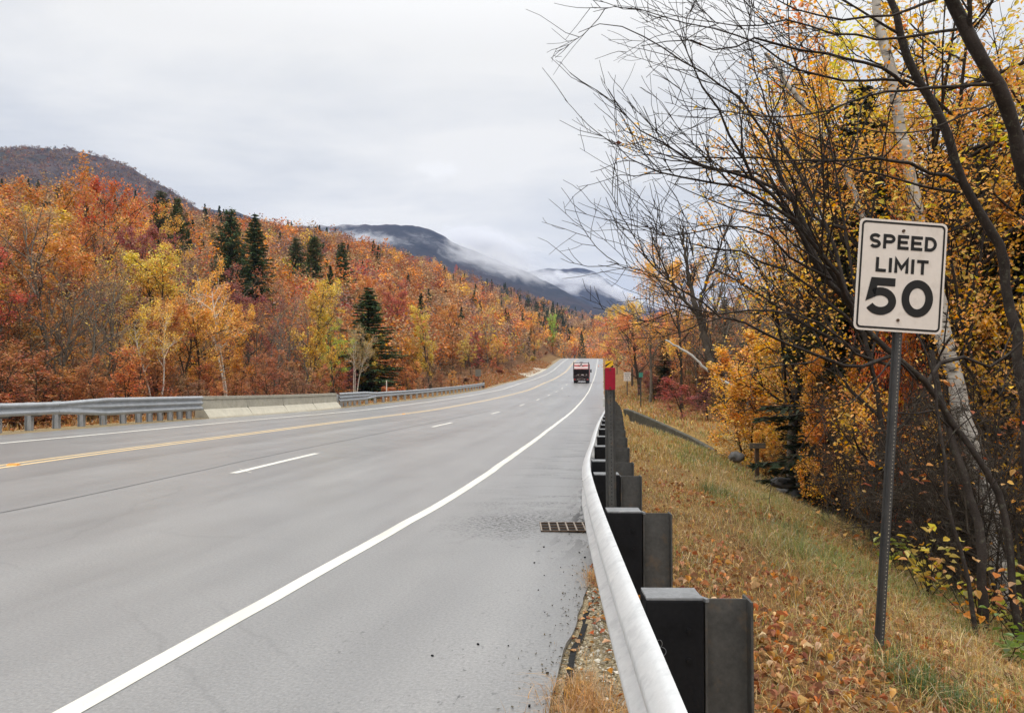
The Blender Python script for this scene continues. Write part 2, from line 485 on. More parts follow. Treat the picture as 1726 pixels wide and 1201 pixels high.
# hairline transverse cracks
crk = N.n('ShaderNodeTexVoronoi', feature='DISTANCE_TO_EDGE'); crk.inputs['Scale'].default_value = 1.0
t.links.new(N.map(uv, (.13, .26, 1), (0, 0, 0), (0, 0, .12)), crk.inputs['Vector'])
wob_ = N.noise(uv, 1.1, 5, .65)
ck = N.ramp(N.math('ABSOLUTE', N.math('ADD', N.math('SUBTRACT', crk.outputs['Distance'], .035), N.math('MULTIPLY', N.math('SUBTRACT', wob_, .5), .06))), [(.0004, 1), (.0016, 0)])
ck = N.math('MULTIPLY', ck, N.ramp(N.noise(uv, .4, 3, .5), [(.47, 0), (.56, 1)]))
colr = N.mix(N.math('MULTIPLY', ck, .22), colr, (.07, .07, .07))
pits = N.noise(N.map(uv, (1, .6, 1)), 26, 3, .6)
pm = N.ramp(N.noise(uv, 1.3, 4, .6), [(.46, 0), (.60, 1)])
shoulder = N.ramp(N.math('MULTIPLY', N.math('ADD', sx.outputs[0], 20), .04), [(.818, 0), (.842, 1)])
pit = N.math('MULTIPLY', N.math('MULTIPLY', N.ramp(pits, [(.61, 0), (.68, 1)]), pm), shoulder)
colr = N.mix(N.math('MULTIPLY', pit, .9), colr, (.03, .03, .03))
# dark wash by the kerb, strongest round the drain and beyond it
wash_u = N.ramp(N.math('MULTIPLY', N.math('ADD', sx.outputs[0], 20), .04), [(.845, 0), (.872, 1)])
wash_y = N.ramp(N.math('MULTIPLY', sx.outputs[1], .02), [(.12, 0), (.155, 1), (.5, 1), (.8, 0)])
wn_ = N.noise(N.map(uv, (2.0, .32, 1), rot=(0, 0, .05)), 1.5, 6, .68, .6)
wash = N.math('MULTIPLY', N.math('MULTIPLY', wash_u, wash_y), N.ramp(wn_, [(.40, 0), (.54, 1)]))
smear = N.math('MULTIPLY', N.math('MULTIPLY', N.ramp(N.noise(N.map(uv, (.6, 1.5, 1)), 1.2, 5, .6, .3), [(.50, 0), (.62, 1)]), N.ramp(N.math('MULTIPLY', N.math('ADD', sx.outputs[0], 20), .04), [(.80, 0), (.845, 1)])), N.ramp(N.math('MULTIPLY', sx.outputs[1], .02), [(.13, 0), (.16, 1), (.9, 1), (1.0, 0)]))
speck = N.ramp(N.noise(N.map(uv, (1, 1.5, 1)), 24, 4, .7), [(.45, 0), (.58, 1)])
# silt round the drain, speckled, and ragged wet spots along the kerb
dv = N.n('ShaderNodeVectorMath', operation='DISTANCE'); t.links.new(N.map(uv, (.8, .75, 1)), dv.inputs[0]); dv.inputs[1].default_value = (.95, 5.75, 0)
silt = N.math('MULTIPLY', N.ramp(N.math('ADD', dv.outputs['Value'], N.math('MULTIPLY', N.math('SUBTRACT', N.noise(uv, 2.4, 5, .65), .5), .9)), [(.25, 1), (.75, 0)]), speck)
kerb = N.math('MULTIPLY', N.math('MULTIPLY', N.ramp(N.math('MULTIPLY', N.math('ADD', sx.outputs[0], 20), .04), [(.855, 0), (.868, 1)]), wash_y), N.ramp(N.noise(N.map(uv, (5, 1.3, 1)), 1.6, 5, .7), [(.46, 0), (.54, 1)]))
wash = N.math('MAXIMUM', N.math('MULTIPLY', wash, .45), N.math('MULTIPLY', N.math('MULTIPLY', smear, speck), .8))
wash = N.math('MAXIMUM', wash, N.math('MAXIMUM', N.math('MULTIPLY', silt, .9), kerb))
colr = N.mix(N.math('MULTIPLY', wash, .9), colr, (.045, .045, .047))
rough = N.ramp(val, [(.3, .25), (.65, .38)])
rough = N.mix(wash, rough, (.60, .60, .60))
bs = N.bsdf(out, colr, rough, 0, .55, N.bump(fine, .35, .005))
t.links.new(N.math('SUBTRACT', .55, N.math('MULTIPLY', wash, .48)), bs.inputs['Specular IOR Level']); M['asphalt'] = m

m, t, out = nt('worn_white_paint'); N = NB(t)
uv = N.n('ShaderNodeUVMap').outputs['UV']
g = N.noise(uv, 18, 6, .7); g2 = N.noise(N.map(uv, (1, .2, 1)), 6, 4, .6)
colr = N.ramp(g2, [(.3, (.54, .525, .465)), (.7, (.68, .66, .59))])
g4 = N.noise(uv, 60, 4, .75)
colr = N.mix(N.ramp(g, [(.60, 0), (.70, .55)]), colr, (.32, .32, .31))
colr = N.mix(N.ramp(g4, [(.58, 0), (.70, .45)]), colr, (.36, .36, .35))
N.bsdf(out, colr, .55, 0, .4, N.bump(g4, .3, .004)); M['paint_white'] = m
m, t, out = nt('worn_yellow_paint'); N = NB(t)
uv = N.n('ShaderNodeUVMap').outputs['UV']
g = N.noise(uv, 14, 6, .7); g2 = N.noise(N.map(uv, (1, .2, 1)), 5, 4, .6)
colr = N.ramp(g2, [(.3, (.66, .46, .20)), (.7, (.76, .57, .30))])
colr = N.mix(N.ramp(g, [(.62, 0), (.72, .6)]), colr, (.36, .33, .28))
N.bsdf(out, colr, .5, 0, .4); M['paint_yellow'] = m
m, t, out = nt('tar_sealed_crack'); N = NB(t)
N.bsdf(out, (.12, .12, .12), .45, 0, .5); M['tar'] = m

# ground: colour attribute r = dry grass, g = leaf litter, b = gravel
m, t, out = nt('verge_soil'); N = NB(t)
co = N.n('ShaderNodeTexCoord').outputs['Object']
at = N.n('ShaderNodeVertexColor'); at.layer_name = 'cover'
ss = N.n('ShaderNodeSeparateColor'); t.links.new(at.outputs['Color'], ss.inputs[0])
f1 = N.noise(co, 24, 5, .7); f2 = N.noise(co, 1.1, 5, .6); f3 = N.noise(co, 70, 3, .7)
grass = N.ramp(N.math('ADD', N.math('MULTIPLY', f1, .55), N.math('MULTIPLY', f2, .45)), [(.36, (.075, .046, .017)), (.5, (.25, .152, .050)), (.64, (.46, .30, .105))])
grass = N.mix(N.ramp(N.noise(co, .55, 4, .6), [(.54, 0), (.66, .6)]), grass, (.12, .13, .03))
litter = N.ramp(N.math('ADD', N.math('MULTIPLY', f1, .6), N.math('MULTIPLY', f2, .4)), [(.36, (.032, .017, .009)), (.52, (.13, .062, .023)), (.66, (.30, .15, .055))])
gravel = N.ramp(f3, [(.3, (.09, .070, .042)), (.5, (.27, .21, .125)), (.7, (.50, .42, .28))])
base = N.mix(ss.outputs[1], grass, litter)
base = N.mix(ss.outputs[2], base, gravel)
N.bsdf(out, base, .95, 0, .15, N.bump(f1, .6, .03)); M['soil'] = m

m, t, out = nt('mountain_forest_floor'); N = NB(t)
co = N.n('ShaderNodeTexCoord').outputs['Object']
g = N.noise(co, .02, 6, .7); g2 = N.noise(co, .0035, 5, .6)
colr = N.ramp(g, [(.35, (.045, .036, .034)), (.65, (.105, .078, .070))])
colr = N.mix(N.ramp(g2, [(.52, 0), (.60, .85)]), colr, (.018, .030, .024))
N.bsdf(out, colr, .95, 0, .05, N.bump(g, 1, 6)); M['mountain'] = m
m, t, out = nt('spruce_mountain_floor'); N = NB(t)
co = N.n('ShaderNodeTexCoord').outputs['Object']
g = N.noise(co, .012, 7, .72); g2 = N.noise(co, .0022, 5, .6)
colr = N.ramp(g, [(.35, (.012, .014, .016)), (.65, (.040, .040, .044))])
colr = N.mix(N.ramp(g2, [(.50, 0), (.62, .7)]), colr, (.050, .036, .036))
N.bsdf(out, colr, .95, 0, .03, N.bump(g, 1, 10)); M['mountain_dark'] = m

M['leaf'] = mat_leaf('autumn_leaves', .38, .020, .32, .55)
M['leaf_near'] = mat_leaf('broad_autumn_leaves', .45, .018, .34, .8, gloss=.02)
M['needle'] = mat_leaf('conifer_needles', .12, .02, .45, .6, gloss=.05)
M['forest_leaf'] = mat_leaf('hill_forest_leaves', .25, .010, .20, None, False, 'tint', 0)
M['grass'] = mat_leaf('grass_blades', .30, .015, .35, None, False, 'tint', .05)
M['litter'] = mat_leaf('dry_fallen_leaves', .15, .02, .40, None, False, 'tint', .0)
M['pebble'] = mat_leaf('gravel_stones', 0.0, .01, .3, None, False, 'tint', .05)

# ================================================================== THE SURVEY: road line, heights, ground
# the right edge line of the road; u is the distance across from it (negative = to the left)
R = pchip([-40, -10, 3.28, 10.3, 16.3, 21.6, 43, 116, 275, 350, 420], [-11, -4.75, -1.98, -.52, .33, 1.0, 3.6, 12.5, 31.9, 41.0, 49.5])
H = pchip([-80, 0, 10, 21, 43, 65, 88, 116, 130, 150, 180, 223, 250, 275, 290, 310, 350, 420, 2000],
          [0, 0, 0, -.16, -.55, -.66, -.58, 0.0, .25, .8, 1.85, 4.4, 6.0, 7.1, 7.45, 7.2, 5.5, 3.0, 3.0])
RAILX = pchip([-3, 1.7, 6.1, 8.86, 22, 37.5], [.17, .335, .575, .925, 2.76, 4.70])
def rail_x(Y):
    Y = np.asarray(Y, float)
    return np.where(Y < 37.5, RAILX(Y), R(Y) + 1.78 + 0.02 * np.minimum(Y - 37.5, 40) * 0)
def crown(u):
    u = np.asarray(u, float)
    return np.where(u > 0, -.018 * u, np.clip(-u / 7.4, 0, 1) * .10 + np.clip((-u - 7.4) / 6, 0, 1) * .02)
def road_z(u, Y):
    return H(Y) + crown(u)
UL = -13.5                                     # line of the left guardrail
hillE = pchip([-900, -600, -200, 0, 330, 480, 560, 640, 730, 800, 900, 1000, 1045, 1110, 1250, 1726, 2300],
              [.245, .235, .22, .208, .182, .174, .169, .160, .144, .124, .102, .081, .068, .060, .060, .08, .10])
hillD1 = pchip([-900, 0, 330, 480, 730, 900, 1040, 1250, 2300], [240, 270, 370, 470, 680, 820, 880, 800, 600])
hillD0 = pchip([-900, 0, 330, 480, 560, 650, 730, 800, 900, 1040, 1200, 1726, 2300], [30, 36, 50, 64, 76, 96, 125, 170, 250, 330, 330, 200, 120])
bx = [0, .5, 1.9, 3.0, 3.8, 5, 8, 20, 60]
profA = pchip(bx, [-.05, -.07, -.30, -.62, -.90, -1.28, -1.55, -1.5, .5])
profB = pchip(bx, [-.05, -.08, -.30, -.46, -.58, -.72, -.80, -.5, 4.0])
profM = pchip(bx, [-.05, -.06, -.08, -.02, .05, .2, .5, 2.2, 7.0])
profC = pchip(bx, [.0, .08, .40, .75, .95, 1.2, 1.8, 3.4, 8.0])
def sstep(a, b, x):
    t = np.clip((np.asarray(x, float) - a) / (b - a), 0, 1); return t * t * (3 - 2 * t)
def ground_z(X, Y):
    X = np.asarray(X, float); Y = np.asarray(Y, float)
    u = X - R(Y); h = H(Y)
    ur = rail_x(Y) - R(Y)
    d = np.maximum(u - ur, 0)
    wB = sstep(29, 38, Y); wM = sstep(50, 72, Y); wC = sstep(72, 92, Y)
    pr = profA(np.minimum(d, 60)) * (1 - wB) + profB(np.minimum(d, 60)) * wB
    # hollow in front of the culvert wall
    pr = pr * (1 - wM) + profM(np.minimum(d, 60)) * wM
    pr = pr * (1 - wC) + profC(np.minimum(d, 60)) * wC
    pr = pr * (1 + .16 * sstep(11, 17, Y) * (1 - sstep(28, 34, Y)))
    zr = h + pr + fbm(X * .55, Y * .55, 3) * .22 * sstep(.3, 2.5, d) + fbm(X * .12, Y * .12, 8) * .8 * sstep(5, 15, d)
    # the culvert wall holds the meadow up on one side; a hollow lies in front of it
    wt_ = ((X - 4.95) * 3.4 + (Y - 36.9) * -7.3) / (3.4 ** 2 + 7.3 ** 2)
    ws_ = -((X - 4.95) * .906 + (Y - 36.9) * .422)
    wtop = -.33 - 1.30 * np.clip(wt_, -.1, 1.15)
    inn = sstep(-.08, .05, wt_) * (1 - sstep(1.0, 1.2, wt_))
    fr = inn * (1 - sstep(.8, 3.2, ws_)) * (ws_ > -.15)
    zr = zr * (1 - fr) + np.minimum(zr, wtop - .72) * fr
    bk = inn * (1 - sstep(.6, 3.0, -ws_)) * (ws_ <= -.15)
    zr = zr * (1 - bk) + (wtop - .02) * bk
    v = np.maximum(UL - u, 0)
    low = sstep(.6, 5, v) * -.55
    bank = sstep(.3, 4, v) * .75 + np.maximum(v - 4, 0) * .05
    wb = sstep(92, 125, Y)
    zl = h + .12 + low * (1 - wb) + bank * wb + fbm(X * .4, Y * .4, 5) * .3 * sstep(.5, 3, v)
    # the hillside, rising from a foot line to a ridge line
    Yc = np.maximum(Y, 10.0)
    p = np.clip(863 + F_PX * X / Yc, -900, 2300)
    D0 = hillD0(p); D1 = hillD1(p)
    t = (Y - D0) / (D1 - D0)
    top = hillE(p) * D1 - 9.5
    rise = np.where(t > 1, top - (t - 1) * 30, top * np.clip(t, 0, 1) ** 1.13)
    rise = rise + fbm(X * .018, Y * .018, 21, 3) * 9 * np.clip(D1 / 600, .4, 1) * sstep(.06, .4, t)
    side = sstep(2, 10, np.where(u < 0, v, d))
    z = np.where(u < -6, zl, zr)
    z = z + np.where(t > 0, np.maximum(rise, -5) * np.where(Y > 330, 1.0, side), 0)
    back = sstep(14, 60, v) * np.maximum(v - 14, 0) * .22 * (1 - sstep(20, 60, Y))
    z = z + back
    onroad = (u > UL + .1) & (u < ur + .02)
    zroad = road_z(u, Y) - .040
    return np.where(onroad & (Y < 345), zroad, z)

# ------------------------------------------------------------------ ground sheet
def gspace(a, b, s0, g):
    o = [a]; s = s0
    while o[-1] < b: o.append(o[-1] + s); s *= g
    return o
ucols = sorted([-x for x in gspace(15.0, 1900, .6, 1.06)]) + list(np.arange(-14.6, 1.0, .6)) + list(np.arange(1.2, 9.0, .2)) + gspace(9.1, 1700, .4, 1.07)
yrows = [-x for x in gspace(10, 700, 3, 1.4)][::-1] + list(np.arange(-8, 20, .4)) + list(np.arange(20, 60, .7)) + gspace(60, 1500, 1.2, 1.022)
UU, YY = np.meshgrid(np.array(ucols), np.array(yrows))
XX = R(np.minimum(YY, 420)) + UU
ZZ = ground_z(XX, YY)
nr, nc = UU.shape
ii = np.arange(nr * nc).reshape(nr, nc)
gF = np.stack([ii[:-1, :-1], ii[:-1, 1:], ii[1:, 1:], ii[1:, :-1]], -1).reshape(-1, 4)
ur_ = rail_x(YY) - R(YY); dd = UU - ur_; vv = UL - UU
litter = np.where(UU > -6, sstep(3.6, 5.5, dd) * np.where(YY < 30, 1, sstep(11, 15, dd)), sstep(2.5, 6, vv))
litter = np.where((UU < -6) & (YY > 92), np.maximum(litter, .75), litter)
litter = np.maximum(litter, (.80 + .5 * fbm(XX * .9, YY * .6, 88, 3)) * sstep(.2, .8, dd) * (1 - sstep(1.9, 3.0, dd)) * (1 - sstep(9, 18, YY)))
litter = np.where((UU > -6) & (YY > 60) & (dd > 0), np.maximum(litter, .5), litter)
gravel = np.where((dd < .25) & (UU > 0), 1.0, 0.0) * np.where(YY < 40, 1, 0) + np.where((UU < -12) & (vv < 1.0), .75, 0)
mb = MB()
mb.add(np.stack([XX, YY, ZZ], -1), gF, col=np.stack([np.ones_like(litter), np.clip(litter, 0, 1), np.clip(gravel, 0, 1)], -1).reshape(-1, 3), smooth=True)
ground = tag(mb.build('ground', M['soil'], colname='cover'), kind='structure')

# ------------------------------------------------------------------ road sheet and its markings
def add_uv(o, uvs):
    me = o.data; l = me.uv_layers.new(name='UVMap')
    idx = np.zeros(len(me.loops), np.int32); me.loops.foreach_get('vertex_index', idx)
    l.data.foreach_set('uv', np.asarray(uvs, np.float32)[idx].ravel())
def edge_right(Y):
    Y = np.asarray(Y, float)
    rag = fbm(Y * 2.6, Y * 0 + 3.1, 31, 5) * .085
    near = 2.13 - .03 * (Y - 3) + rag
    far = rail_x(Y) - R(Y) + .05
    w = sstep(7.4, 8.6, Y)
    return near * (1 - w) + far * w
ry = np.concatenate([np.arange(-30, 0, 1.0), np.arange(0, 14, .12), np.arange(14, 60, .7), np.arange(60, 346, 2.0)])
cols = np.array([-13.05, -12, -10.9, -9, -7.4, -5.5, -3.66, -1.8, 0, .9, 1.6])
er = edge_right(ry)
UR = np.hstack([np.tile(cols, (len(ry), 1)), er[:, None]])
YR = np.tile(ry[:, None], (1, UR.shape[1]))
ZR = road_z(UR, YR)
ZR[:, -1] -= .006
XR = R(YR) + UR
V = np.stack([XR, YR, ZR], -1).reshape(-1, 3); uvs = np.stack([UR, YR], -1).reshape(-1, 2)
n0, n1_ = UR.shape; ii = np.arange(n0 * n1_).reshape(n0, n1_)
F = np.stack([ii[:-1, :-1], ii[:-1, 1:], ii[1:, 1:], ii[1:, :-1]], -1).reshape(-1, 4)
# broken edge: a dark little drop of 7 cm down to the gravel
Vd = V.reshape(n0, n1_, 3)[:, -1].copy(); Vd[:, 2] -= .05
k = np.arange(n0 - 1)
Fd = np.stack([ii[k, -1], len(V) + k, len(V) + k + 1, ii[k + 1, -1]], -1)
mb = MB(); mb.add(np.vstack([V, Vd]), np.vstack([F, Fd]), smooth=False)
road = tag(mb.build('road', M['asphalt']), kind='structure')
add_uv(road, np.vstack([uvs, uvs.reshape(n0, n1_, 2)[:, -1]]))

def strip(name, u0, u1, ys, mat, lift=.003, parent=road, jit=0.0):
    ys = np.asarray(ys, float)
    off = fbm(ys * .8, ys * 0, 77) * jit
    mbs = MB(); Vs = []; U = []
    for uu in (u0, u1):
        a = uu + off
        Vs.append(np.stack([R(ys) + a, ys, road_z(a, ys) + lift], -1)); U.append(np.stack([a, ys], -1))
    n = len(ys); k = np.arange(n - 1)
    mbs.add(np.vstack(Vs), np.stack([k, n + k, n + k + 1, k + 1], -1))
    o = mbs.build(name, mat, parent); add_uv(o, np.vstack(U)); return o
yl = np.concatenate([np.arange(-20, 60, .5), np.arange(60, 345, 2.0)])
strip('edge_line', -.062, .062, yl, M['paint_white'], jit=.03)
strip('edge_line', -10.98, -10.83, yl, M['paint_white'], jit=.03)
strip('centre_line', -7.57, -7.48, yl, M['paint_yellow'], jit=.02)
strip('centre_line', -7.32, -7.23, yl, M['paint_yellow'], jit=.02)
for y0 in [-1.4, 10.9, 23.1, 35.3, 47.5, 59.7, 71.9, 84.1, 96.3, 108.5, 132.9, 145, 157, 169, 181, 205, 230]:
    strip('lane_dash', -3.72, -3.60, np.linspace(y0, y0 + 3.0, 8), M['paint_white'])
strip('tar_seam', -4.31, -4.285, np.concatenate([np.arange(-10, 40, .5)]), M['tar'], lift=.004, jit=.08)
# the dark gap where the old edge has broken away
ys = np.arange(3.55, 5.3, .05); gx = R(ys) + edge_right(ys) + .055 + fbm(ys * 1.7, ys * 0, 55) * .03
mb = MB(); k = np.arange(len(ys) - 1); wd_ = .009 + .012 * vnoise(ys * 3.1, ys * 0, 6) * np.sin(np.linspace(.05, pi - .05, len(ys)))**.5
mb.add(np.vstack([np.stack([gx - wd_, ys, road_z(2.1, ys) - .022], -1), np.stack([gx + wd_, ys, road_z(2.1, ys) - .022], -1)]), np.stack([k, len(ys) + k, len(ys) + k + 1, k + 1], -1))
tag(mb.build('pavement_gap', M['hole_dark']), kind='structure')
# left gravel turn-out beyond the far guardrail
ys = np.linspace(150, 196, 24); wl = 6.5 * np.sin(np.linspace(.1, pi - .1, 24)) ** .7
A = np.stack([R(ys) - 13.0, ys, road_z(-13.0, ys) - .004], -1)
Bp = np.stack([R(ys) - 13.0 - wl, ys, ground_z(R(ys) - 13.0 - wl, ys) + .05], -1)
mb = MB(); k = np.arange(23)
mb.add(np.vstack([A, Bp]), np.stack([24 + k, k, k + 1, 24 + k + 1], -1))
lay = tag(mb.build('gravel_path', M['concrete']), kind='structure')
# short bright cross scratches at the near lane dash
mb = MB(); 
for (ua, ya, ub, yb) in ((-3.80, 11.35, -3.42, 10.95),):
    q = np.array([(ua, ya), (ub, yb)]); t_ = np.array((.02, .02))
    mb.add([(R(a_[1]) + a_[0] + s * .004, a_[1] + s * .008, road_z(a_[0], a_[1]) + .0045) for a_ in q for s in (-1, 1)], [(0, 2, 3, 1)])
o = mb.build('tyre_scratch', M['paint_white'], road); add_uv(o, np.zeros((4, 2)))

# ------------------------------------------------------------------ beam guardrails
def corrugated(n):
    """profile of an n-ridge beam: (towards the road, height from the bottom edge)"""
    pts = [(.018, 0), (.034, .004)]
    z = .012
    for k in range(n):
        pts += [(.046, z + .012), (.080, z + .046), (.083, z + .060), (.083, z + .074), (.080, z + .088)]
        z += .122
        if k < n - 1: pts += [(.030, z + .004), (.003, z + .030), (.0, z + .042), (.003, z + .056), (.030, z + .082)]; z += .072
        else: pts += [(.046, z), (.034, z + .010), (.018, z + .014)]
    return np.array(pts)
def beam_mesh(mb, path, prof_fn, side, thick=.0035, m=0):
    """path: n x 3 of the bottom back edge; side +1: corrugation faces +left of travel"""
    path = np.asarray(path, float); n = len(path)
    T = np.gradient(path[:, :2], axis=0); T /= np.linalg.norm(T, axis=1, keepdims=True)
    Nn = np.stack([-T[:, 1], T[:, 0]], -1) * side
    prof = prof_fn
    m_ = len(prof)
    rows = []
    for off in (0.0, thick):
        rows.append(np.stack([path[:, None, 0] + Nn[:, None, 0] * (prof[None, :, 0] - off), path[:, None, 1] + Nn[:, None, 1] * (prof[None, :, 0] - off),
                              path[:, None, 2] + prof[None, :, 1] + 0 * Nn[:, None, 0]], -1))
    ii = np.arange(n * m_).reshape(n, m_)
    q = np.stack([ii[:-1, :-1], ii[1:, :-1], ii[1:, 1:], ii[:-1, 1:]], -1).reshape(-1, 4)
    mb.add(rows[0], q[:, ::-1], m=m, smooth=True); mb.add(rows[1], q, m=m, smooth=True)
    V2 = np.concatenate([rows[0].reshape(-1, 3), rows[1].reshape(-1, 3)]); N2 = n * m_
    k = np.arange(n - 1); edges = []
    for c in (0, m_ - 1): edges.append(np.stack([ii[k, c], ii[k + 1, c], ii[k + 1, c] + N2, ii[k, c] + N2], -1))
    k = np.arange(m_ - 1)
    for r_ in (0, n - 1): edges.append(np.stack([ii[r_, k], ii[r_, k + 1], ii[r_, k + 1] + N2, ii[r_, k] + N2], -1))
    mb.add(V2, np.vstack(edges), m=m)
W2 = corrugated(2); W3 = corrugated(3)
HB = W2[-1, 1]; H3 = W3[-1, 1]

def ipost(mb, c, ang, depth, flange, h0, h1, m=0):
    """steel I post; depth runs along ang"""
    for s in (-1, 1):
        mb.box((c[0] + cos(ang) * s * (depth / 2 - .004), c[1] + sin(ang) * s * (depth / 2 - .004), (h0 + h1) / 2), (.008, flange, h1 - h0), ang, m)
    mb.box((c[0], c[1], (h0 + h1) / 2), (depth - .017, .007, h1 - h0 - .001), ang, m)

def bevel_box_bm(size, bev, seg=2):
    bm = bmesh.new(); bmesh.ops.create_cube(bm, size=1.0)
    bmesh.ops.scale(bm, vec=size, verts=bm.verts)
    if bev: bmesh.ops.bevel(bm, geom=bm.edges[:], offset=bev, segments=seg, affect='EDGES', profile=.6)
    return bm
def add_bm(mb, bm, c=(0, 0, 0), rz=0.0, m=0, smooth=False, Mx=None):
    bm.verts.index_update()
    Mt = Mx if Mx is not None else Matrix.Translation(c) @ Matrix.Rotation(rz, 4, 'Z')
    V = [tuple(Mt @ v.co) for v in bm.verts]
    q = [[v.index for v in f.verts] for f in bm.faces]
    mb.add(V, [f for f in q if len(f) == 4], None, m=m, smooth=smooth)
    t3 = [f for f in q if len(f) == 3]
    if t3: mb.add(V, None, t3, m=m, smooth=smooth)
    bm.free()
def bbox(mb, c, size, bev, rz=0.0, m=0, seg=2):
    add_bm(mb, bevel_box_bm(size, bev, seg), c, rz, m)

# --- the near rail at the right, dark posts and blocks behind it
gr = thing('guardrail', 'long bright galvanised guardrail on black blocks along the right shoulder, running from the foreground', 'guardrail', (float(RAILX(1.7)), 1.7, 0))
ys = np.concatenate([np.arange(-3, 14, .25), np.arange(14, 37.6, .7)])
zt = lambda Y: road_z(1.9, Y) + .755
mb = MB(); beam_mesh(mb, np.stack([RAILX(ys) + .083, ys, zt(ys) - HB], -1), W2, +1)
beam = mb.build('beam', M['galv'], gr)
mb = MB()                                    # lap joint: a second skin and slotted bolts
for yj in (5.72,):
    yy = np.linspace(yj, yj + .32, 4)
    beam_mesh(mb, np.stack([RAILX(yy) + .083 - .004, yy, zt(yy) - HB], -1), W2, +1)
    for dy in (.05, .19):
        Yb = yj + dy
        for hh in (.245, .285):
            mb.box((float(RAILX(Yb)) + .083 - (.052 if hh > .26 else .074) - .001, Yb, float(zt(Yb)) - HB + (.302 if hh > .26 else .286)), (.013, .075, .010), 0.12, m=1)
mb.build('lap_joint', [M['galv'], M['hole_dark']], gr)
py = [2.62, 4.28, 5.82, 6.62, 8.05, 9.3, 10.5, 11.6, 12.7, 13.9, 15.2, 16.6, 18.2, 19.9, 21.8, 23.7, 25.6, 27.5, 29.4, 31.3, 33.2, 35.1, 37.0]
for i, Yp in enumerate(py):
    Yp = float(Yp); sl = float(RAILX(Yp + .3) - RAILX(Yp - .3)) / .6
    ang = -math.atan(sl) * .25
    x0 = float(RAILX(Yp)) + .083; zt_ = float(zt(Yp)) - .005 + (.01 if i == 0 else random.uniform(-.012, .012))
    g = float(ground_z(x0 + .3, Yp))
    mp_ = MB(); cpos = (x0 + .2 + .085, Yp)
    ipost(mp_, (cpos[0] * 1.0 + .005, cpos[1]), ang, .165, .10, g - .25, zt_ - .012)
    po = mp_.build('post', M['post_steel'], gr)
    mk = MB(); hb_ = .46; bw = .198
    bbox(mk, (x0 + bw / 2 + .001, Yp, zt_ - hb_ / 2), (bw, .13, hb_), .006, ang)
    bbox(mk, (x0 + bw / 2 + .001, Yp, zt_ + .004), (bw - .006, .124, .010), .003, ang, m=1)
    if i < 2:  # saw-cut notch lip by the post
        mk.box((x0 + bw + .005, Yp - .03, zt_ - .004), (.014, .05, .012), ang + .5, m=1)
    if i < 6:
        for (bx2, bz2) in ((.045, -.10), (.045, -.20)):
            mk.cyl((x0 + bx2 + .10, Yp - .064, zt_ + bz2), (x0 + bx2 + .10, Yp - .074, zt_ + bz2), .009, 6, m=0)
    bk = mk.build('blockout', [M['block_black'], M['block_top']], gr)
    if i == 0:   # chalk mark like a figure 8 on the first block
        mq = MB(); a = np.linspace(0, 2 * pi, 25)
        for (cx_, cz_, rx_, rz_) in ((.045, -.145, .010, .013), (.052, -.172, .016, .015)):
            pts = np.stack([x0 + cx_ + rx_ * np.cos(a), np.full(25, Yp - .0665), zt_ + cz_ + rz_ * np.sin(a)], -1)
            mq.tube(pts, np.full(25, .0009), 4, cap=False)
        mq.build('chalk_mark', M['block_top'], bk)
mb = MB(); bbox(mb, (float(RAILX(37.5)) + .02, 37.62, float(zt(37.5)) - .17), (.22, .10, .46), .03); mb.build('end_cap', M['tin'], gr)

# --- the left guardrails and the concrete barrier between them
def Lx(Y, off=0.0): return R(np.asarray(Y, float)) + UL + off
def left_base(Y): return road_z(-13.4, np.asarray(Y, float)) - .04
# W-beam, flare piece, thrie beam up to the concrete
def left_rail(label, Ya, Yb, trans, thrie_first, cat='guardrail'):
    t = thing('guardrail', label, cat, (float(Lx(Ya)), Ya, float(left_base(Ya))))
    ys = np.arange(Ya, Yb + .01, .5)
    def seg(y0, y1, prof, lo):
        yy = np.arange(y0, y1 + .3, .5); yy[-1] = y1
        mm = MB(); beam_mesh(mm, np.stack([Lx(yy), yy, left_base(yy) + lo], -1), prof, -1); return mm
    a, b = trans
    top2 = .80; top3 = .88
    if thrie_first:
        seg(Ya, a, W3, top3 - H3).build('beam', M['galv_old'], t); seg(b, Yb, W2, top2 - HB).build('beam', M['galv_old'], t)
    else:
        seg(Ya, a, W2, top2 - HB).build('beam', M['galv_old'], t); seg(b, Yb, W3, top3 - H3).build('beam', M['galv_old'], t)
    # flared piece: the W profile spreads over the height of the thrie profile
    m_ = 40
    def rs(prof, lo):
        s = np.linspace(0, 1, m_); k = np.linspace(0, 1, len(prof))
        return np.stack([np.interp(s, k, prof[:, 0]), np.interp(s, k, prof[:, 1]) + lo], -1)
    pa, pb = (rs(W3, top3 - H3), rs(W2, top2 - HB)) if thrie_first else (rs(W2, top2 - HB), rs(W3, top3 - H3))
    mm = MB(); rows = []
    for q in np.linspace(0, 1, 8):
        Y = a + (b - a) * q; pr = pa * (1 - q) + pb * q
        rows.append(np.stack([float(Lx(Y)) + pr[:, 0], np.full(m_, Y), float(left_base(Y)) + pr[:, 1]], -1))
    rows = np.array(rows); ii = np.arange(8 * m_).reshape(8, m_)
    q4 = np.stack([ii[:-1, :-1], ii[1:, :-1], ii[1:, 1:], ii[:-1, 1:]], -1).reshape(-1, 4)
    mm.add(rows, q4, smooth=True); mm.build('flare', M['galv_old'], t)
    return t
def left_posts(t, ylist, top):
    for Y in ylist:
        mm = MB(); ipost(mm, (float(Lx(Y)) - .30, Y), 0.0, .17, .12, float(left_base(Y)) - .6, float(left_base(Y)) + top + random.uniform(-.02, .03)); p_ = mm.build('post', M['galv_old'], t)
        mk = MB(); bbox(mk, (float(Lx(Y)) - .108, Y, float(left_base(Y)) + top - .20), (.20, .14, .36), .006); mk.build('blockout', M['post_steel'], p_)
